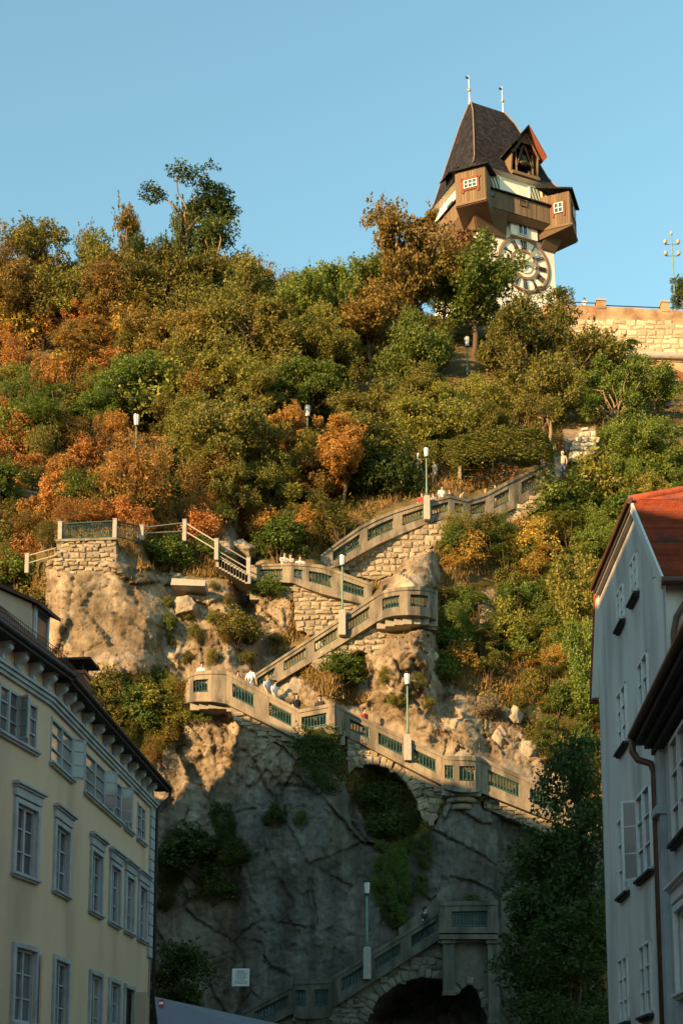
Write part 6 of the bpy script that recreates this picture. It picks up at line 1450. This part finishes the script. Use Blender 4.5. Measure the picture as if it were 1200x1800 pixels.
for a in [
 (712, 1160, 120, 150, 71.6, 1, 'pale pointed rock under the upper round bay', 1.3), (660, 1215, 90, 90, 71.8, 2, 'sloping pale rock below the pointed rock', .6), (520, 1205, 70, 60, 71.4, 3, 'grey rock beside the long sunlit flight', .8),
 (745, 1300, 120, 70, 71.0, 4, 'broad tan rock slab above the stone arch flight', .3), (815, 1305, 90, 80, 71.0, 5, 'tan rock slab with chalk marks', .4), (875, 1300, 50, 80, 71.2, 6, 'upright rock below the grey-leaved bush', .8), (905, 1255, 36, 50, 71.4, 7, 'small upright rock right of the grey-leaved bush', 1.0), (930, 1320, 44, 70, 71.2, 8, 'upright tan rock above the descending flight', .8),
 (738, 1015, 80, 85, 77.4, 9, 'angular rock face beside the upper round bay', .7), (350, 922, 100, 56, 77.2, 10, 'rock outcrop above the railed path', .5), (425, 958, 70, 56, 76.6, 11, 'rock outcrop left of the dense green bush', .6), (860, 1085, 64, 74, 75.0, 12, 'rock outcrop among the scrub right of the stairs', .6),
 (1000, 790, 26, 60, 96.0, 13, 'pale rock beside the ruined wall', .8), (40, 868, 70, 44, 79.0, 14, 'rock outcrop on the rust coloured left slope', .5), (985, 1370, 60, 44, 70.6, 15, 'grey rock beside the dark tree', .4), (325, 1060, 60, 56, 72.4, 16, 'rock under the concrete ledge', .5), (1015, 1335, 60, 26, 71.0, 17, 'sunlit rock ledge beside the grey house', .2), (765, 925, 44, 50, 78.6, 18, 'crumbly rock under the highest stair lamp', .5),
]: boulder(*a[:5], a[5], a[6], a[7])

# ---------------------------------------------------------------- people
def skin_mesh(name, verts, edges, radii, root=0, sub=2):
    me = bpy.data.meshes.new(name + '_cage'); me.from_pydata(verts, edges, []); o = bpy.data.objects.new(name + '_cage', me); COL.objects.link(o)
    sk_ = o.modifiers.new('s', 'SKIN'); d = me.skin_vertices[0].data
    for i, r in enumerate(radii): d[i].radius = r if hasattr(r, '__len__') else (r, r); d[i].use_root = (i == root)
    sk_.use_smooth_shade = True; s = o.modifiers.new('u', 'SUBSURF'); s.levels = sub; s.render_levels = sub
    dg = bpy.context.evaluated_depsgraph_get(); ev = o.evaluated_get(dg); m2 = bpy.data.meshes.new_from_object(ev); m2.name = name; bpy.data.objects.remove(o); m2.shade_smooth(); return m2
def person_meshes(pose):
    sit = pose == 'sit'; lean = .10 if pose == 'lean' else 0; walk = .18 if pose == 'walk' else .02
    hipz = .93 if not sit else .50
    V = [(0, 0, hipz), (0, -lean * .3, hipz + .22), (0, -lean * .7, hipz + .42), (0, -lean, hipz + .52), (0, -lean - .01, hipz + .58), (0, -lean - .035, hipz + .66), (0, -lean - .03, hipz + .76)]
    E = [(0, 1), (1, 2), (2, 3), (3, 4), (4, 5), (5, 6)]; Rr = [(.15, .11), (.135, .10), (.155, .11), (.09, .075), (.052, .055), (.075, .092), (.07, .085)]
    feet = []
    for s in (-1, 1):
        i = len(V)
        if sit: V += [(s * .1, -.03, hipz - .02), (s * .11, -.45, hipz), (s * .11, -.43, .08), (s * .11, -.58, .045)]
        else: V += [(s * .10, 0, hipz - .06), (s * .105, -s * walk * .7 - .02, .50), (s * .11, -s * walk * 1.2 + (.05 if s * walk < 0 else 0), .085), (s * .115, -s * walk * 1.2 - .14, .035)]
        E += [(0, i), (i, i + 1), (i + 1, i + 2), (i + 2, i + 3)]; Rr += [(.095, .095), (.062, .062), (.043, .043), (.04, .03)]
        j = len(V); ex = .30
        if pose == 'lean': V += [(s * .20, -lean - .0, hipz + .47), (s * .26, -lean - .12, hipz + .24), (s * .14, -lean - .32, hipz + .19), (s * .10, -lean - .40, hipz + .19)]
        else: V += [(s * .20, -lean, hipz + .47), (s * .25, .03 + s * walk * .4, hipz + .20), (s * .26, -.10 + s * walk * .6, hipz - .02), (s * .255, -.13 + s * walk * .6, hipz - .10)]
        E += [(2, j), (j, j + 1), (j + 1, j + 2), (j + 2, j + 3)]; Rr += [(.06, .06), (.043, .043), (.032, .032), (.038, .022)]
        h = j + 3; hp = Vector(V[h]); dn = (hp - Vector(V[j + 2])).normalized()
        for fi in range(4):                                     # fingers
            k = len(V); ofs = Vector((0, (fi - 1.5) * .018, 0)) if abs(dn.z) > .6 else Vector(((fi - 1.5) * .018, 0, 0)); ln = (.06, .075, .072, .055)[fi]
            V += [tuple(hp + dn * .03 + ofs), tuple(hp + dn * (.03 + ln) + ofs * 1.2 + Vector((-s * .015, 0, -.005)))]; E += [(h, k), (k, k + 1)]; Rr += [(.009, .009), (.007, .007)]
        k = len(V); V += [tuple(hp + Vector((0, -.03, .0)) if abs(dn.z) > .6 else hp + Vector((-s * .03, 0, .01))), tuple(hp + dn * .04 + (Vector((0, -.05, 0)) if abs(dn.z) > .6 else Vector((-s * .05, 0, .01))))]; E += [(h, k), (k, k + 1)]; Rr += [(.011, .011), (.009, .009)]
    body = skin_mesh('body', V, E, Rr, 0, 1)
    # clothing grown on the same skeleton, a little thicker
    def sub_skin(name, ids, scale, root):
        m = {o: n for n, o in enumerate(ids)}; ee = [(m[a], m[b]) for a, b in E if a in m and b in m]; rr = [tuple(x * scale + .008 for x in Rr[o]) for o in ids]; return skin_mesh(name, [V[o] for o in ids], ee, rr, m[root], 1)
    l0, a0 = 7, 11; n_side = (len(V) - 7) // 2
    shirt = sub_skin('shirt', [0, 1, 2, 3] + [11, 12] + [11 + n_side, 12 + n_side], 1.08, 1)
    V2 = list(V); trousers = sub_skin('trousers', [0] + [7, 8, 9] + [7 + n_side, 8 + n_side, 9 + n_side], 1.13, 0)
    hair = MB(); hz = hipz + .74; hair.lathe((0, -lean - .015, hz), [(.088, -.10), (.104, -.02), (.102, .05), (.075, .11), (.02, .135)], 14); hs = hair.mesh('hair', True)
    for v in hs.vertices:
        if v.co.y < -lean - .07 and v.co.z < hz + .03: v.co.y += .05
    lh_ = MB(); lh_.lathe((0, -lean + .012, hz), [(.06, -.34), (.10, -.2), (.108, -.05), (.104, .05), (.075, .115), (.02, .14)], 14); lhs = lh_.mesh('hair', True)
    for v in lhs.vertices:
        if v.co.y < -lean - .04 and v.co.z < hz + .05: v.co.y += .07
    fc = MB()
    for s in (-1, 1): fc.lathe((s * .032, -lean - .118, hipz + .735), [(.002, -.01), (.011, 0), (.002, .01)], 6)
    fc.box((0, -lean - .118, hipz + .655), (.05, .012, .012)); fcm = fc.mesh('face_features')
    ns_ = MB(); ns_.prism([(-.014, -lean - .115, hipz + .685), (.014, -lean - .115, hipz + .685), (0, -lean - .115, hipz + .735)], (0, -.025, 0))
    for s in (-1, 1): ns_.lathe((s * .082, -lean - .03, hipz + .70), [(.004, -.03), (.018, 0), (.012, .03)], 6)
    nsm = ns_.mesh('nose_and_ears')
    return dict(body=body, shirt=shirt, trousers=trousers, hair=hs, long=lhs, face=fcm, nose=nsm)
POSES = {p: person_meshes(p) for p in ('stand', 'walk', 'lean', 'sit')}
def cloth(n, c): return surf('cloth_' + n, c, tuple(x * .8 for x in c), scale=8, bump=.1)
CL = {'white': cloth('white', (.72, .71, .69)), 'blue': cloth('light_blue', (.40, .48, .58)), 'black': cloth('black', (.025, .025, .028)), 'orange': cloth('orange', (.62, .12, .03)), 'grey': cloth('grey', (.22, .22, .24)), 'denim': cloth('denim', (.07, .10, .18)), 'beige': cloth('beige', (.42, .33, .22)), 'red': cloth('red', (.4, .05, .04)),
      'brownhair': cloth('brown_hair', (.06, .03, .015)), 'darkhair': cloth('dark_hair', (.018, .013, .01)), 'fairhair': cloth('fair_hair', (.30, .19, .08)), 'greyhair': cloth('grey_hair', (.4, .38, .35)), 'strap': cloth('strap', (.03, .03, .03))}
def person(px, head_py, Y, top, bottom, hair, label, pose='stand', rz=0.0, long=False, h=1.72):
    p = P(px, head_py - 4, Y); s = h * 1.05 / 1.82; tall = (1.42 if pose == 'sit' else 1.84) * s; r = empty('person', (p.x, Y, p.z - tall), rz, label, 'person', 'people on the stairs and walls')
    m = POSES[pose]
    for nm, key, mt in (('body', 'body', M['skin']), ('shirt', 'shirt', CL[top]), ('trousers', 'trousers', CL[bottom]), ('hair', 'long' if long else 'hair', CL[hair]), ('face_features', 'face', CL['darkhair']), ('nose_and_ears', 'nose', M['skin'])):
        o = link(nm, m[key], r, mt); o.scale = (s, s, s)
    return r
person(355, 1166, 70.6, 'white', 'denim', 'darkhair', 'person in a white top with a dark strap on the ivied turret', 'stand', .3)
person(441, 1174, 70.6, 'white', 'blue', 'darkhair', 'person in a pale shirt seen from behind climbing past the turret', 'walk', 2.6)
person(418, 1182, 70.0, 'beige', 'denim', 'brownhair', 'small dark-haired person beside the turret', 'stand', .6, h=1.5)
person(483, 1198, 70.0, 'white', 'beige', 'darkhair', 'person in white walking down towards the corner landing', 'walk', .9)
person(521, 1221, 69.3, 'black', 'black', 'brownhair', 'long-haired person in dark clothes on the flight by the corner landing', 'walk', .6, True)
person(562, 1224, 68.9, 'black', 'denim', 'darkhair', 'person in a dark sleeveless top on the corner landing', 'stand', -.2, True)
person(499, 974, 75.4, 'white', 'denim', 'darkhair', 'dark-haired person in white on the stair landing below the dense bush', 'lean', .4)
person(513, 976, 75.3, 'grey', 'denim', 'darkhair', 'dark-haired person in grey on the stair landing below the dense bush', 'lean', -.6, True)
person(736, 792, 82.6, 'blue', 'denim', 'brownhair', 'person in light blue walking behind the highest lamp', 'walk', 1.2)
person(763, 812, 83.0, 'blue', 'beige', 'fairhair', 'fair-haired person in light blue on the upper walk', 'walk', -1.3)
person(776, 856, 80.2, 'white', 'denim', 'darkhair', 'person in white on the curved flight beside the lamp', 'walk', .4)
person(741, 868, 79.6, 'red', 'denim', 'brownhair', 'brown-haired person in red left of the highest lamp', 'stand', .2)
person(761, 868, 79.9, 'grey', 'black', 'darkhair', 'person in grey right of the highest lamp', 'stand', -.2)
person(812, 864, 80.8, 'beige', 'denim', 'darkhair', 'dark-haired person on the bend of the highest flight', 'stand', 1.0)
person(853, 862, 81.6, 'beige', 'denim', 'fairhair', 'fair-haired person behind the parapet above the rubble stub', 'stand', -.8)
person(899, 831, 82.2, 'orange', 'denim', 'brownhair', 'person in an orange shirt leaning on the highest flight', 'lean', .9)
person(957, 798, 83.4, 'grey', 'denim', 'brownhair', 'person in grey at the top of the highest flight', 'stand', .2)
person(988, 796, 84.2, 'beige', 'denim', 'greyhair', 'grey-haired person at the top of the stairs near the ruined wall', 'stand', -.4)
person(746, 1596, 67.0, 'black', 'black', 'darkhair', 'person in black on the shaded flight below the balcony', 'walk', .9)
person(974, 522, 115.0, 'white', 'denim', 'brownhair', 'person in white on the bastion at the foot of the tower', 'lean', .3)
person(1026, 528, 115.2, 'white', 'black', 'darkhair', 'dark-haired person leaning on the bastion wall', 'lean', -.2)

person(527, 980, 75.1, 'white', 'denim', 'brownhair', 'brown-haired person in white beside the flat railing of the stair landing', 'lean', .2)
person(470, 1190, 70.4, 'blue', 'beige', 'fairhair', 'fair-haired person in light blue going down the sunlit flight', 'walk', .8)
person(640, 1246, 70.0, 'red', 'denim', 'darkhair', 'person in red on the flight above the stone arch', 'walk', .7)
person(790, 862, 80.4, 'black', 'denim', 'brownhair', 'person in black next to the person in white on the curved flight', 'walk', -.7)
person(870, 852, 81.8, 'blue', 'beige', 'darkhair', 'dark-haired person in light blue climbing the highest flight', 'walk', -1.0)
person(560, 1120, 72.6, 'beige', 'black', 'darkhair', 'person in beige climbing the long sunlit flight', 'walk', -1.0)
# ---------------------------------------------------------------- plaque on the cliff
pl = empty('plaque', P(423, 1718, hill_Y(423, 1718) - .55), R_(-3), 'white inscribed plaque fixed to the dark cliff', 'plaque')
mb = MB(); mb.box((0, .04, 0), (.84, .05, .86)); bevel(mb.build('panel', M['white'], pl), .01, 1)
mb = MB(); mb.box((0, .3, 0), (.1, .5, .1)); mb.build('bracket', M['dark'], pl)
ln = MB(); random.seed(3)
for i in range(11):
    z = .30 - i * .06; w = .62 * random.uniform(.55, 1); x = -w / 2
    while x < w / 2:
        l = random.uniform(.03, .10); ln.box((x + l / 2, .012, z), (l, .006, .022 if i else .04)); x += l + .025
ln.build('inscription', M['dark'], pl)
# ---------------------------------------------------------------- canopy in the street
cp = empty('market_canopy', (0, 0, 0), 0, 'grey-blue canopy with a red and white shield sticker at the foot of the cliff', 'canopy')
a, b, c_, d_ = P(272, 1752, 30.0), P(500, 1802, 30.5), P(520, 1832, 30.0), P(281, 1832, 29.2)
mb = MB(); q = (a, b, c_, d_); mb.hexa(q, tuple(v + Vector((0, .06, 0)) for v in q)); q2 = (a, b, P(520, 1832, 34.0), P(300, 1820, 34.0)); mb.hexa(q2, tuple(v - Vector((0, 0, .05)) for v in q2)); mb.build('canvas', M['canopy'], cp)
for x, Y in ((285, 29.4), (515, 30.2)):
    t = P(x, 1815, Y); mb = MB(); mb.tube([(t.x, Y + .15, t.z), (t.x, Y + .15, 0)], .035, 8); mb.build('pole', M['dark'], cp)
def on_canvas(px, py):
    k = (py - 1752) / 80.0; return P(px, py, 30.0 - .8 * k - .02)
mb = MB(); mb.prism([on_canvas(x, y) for x, y in [(279, 1757), (288, 1756), (288, 1766), (284, 1771), (280, 1767)]], (0, -.008, 0)); mb.build('shield_sticker', CL['red'], cp)
mb = MB(); mb.prism([on_canvas(x, y) for x, y in [(280, 1761.5), (287.4, 1761), (287.4, 1765), (280, 1765.5)]], (0, -.014, 0)); mb.build('shield_band', M['white'], cp)
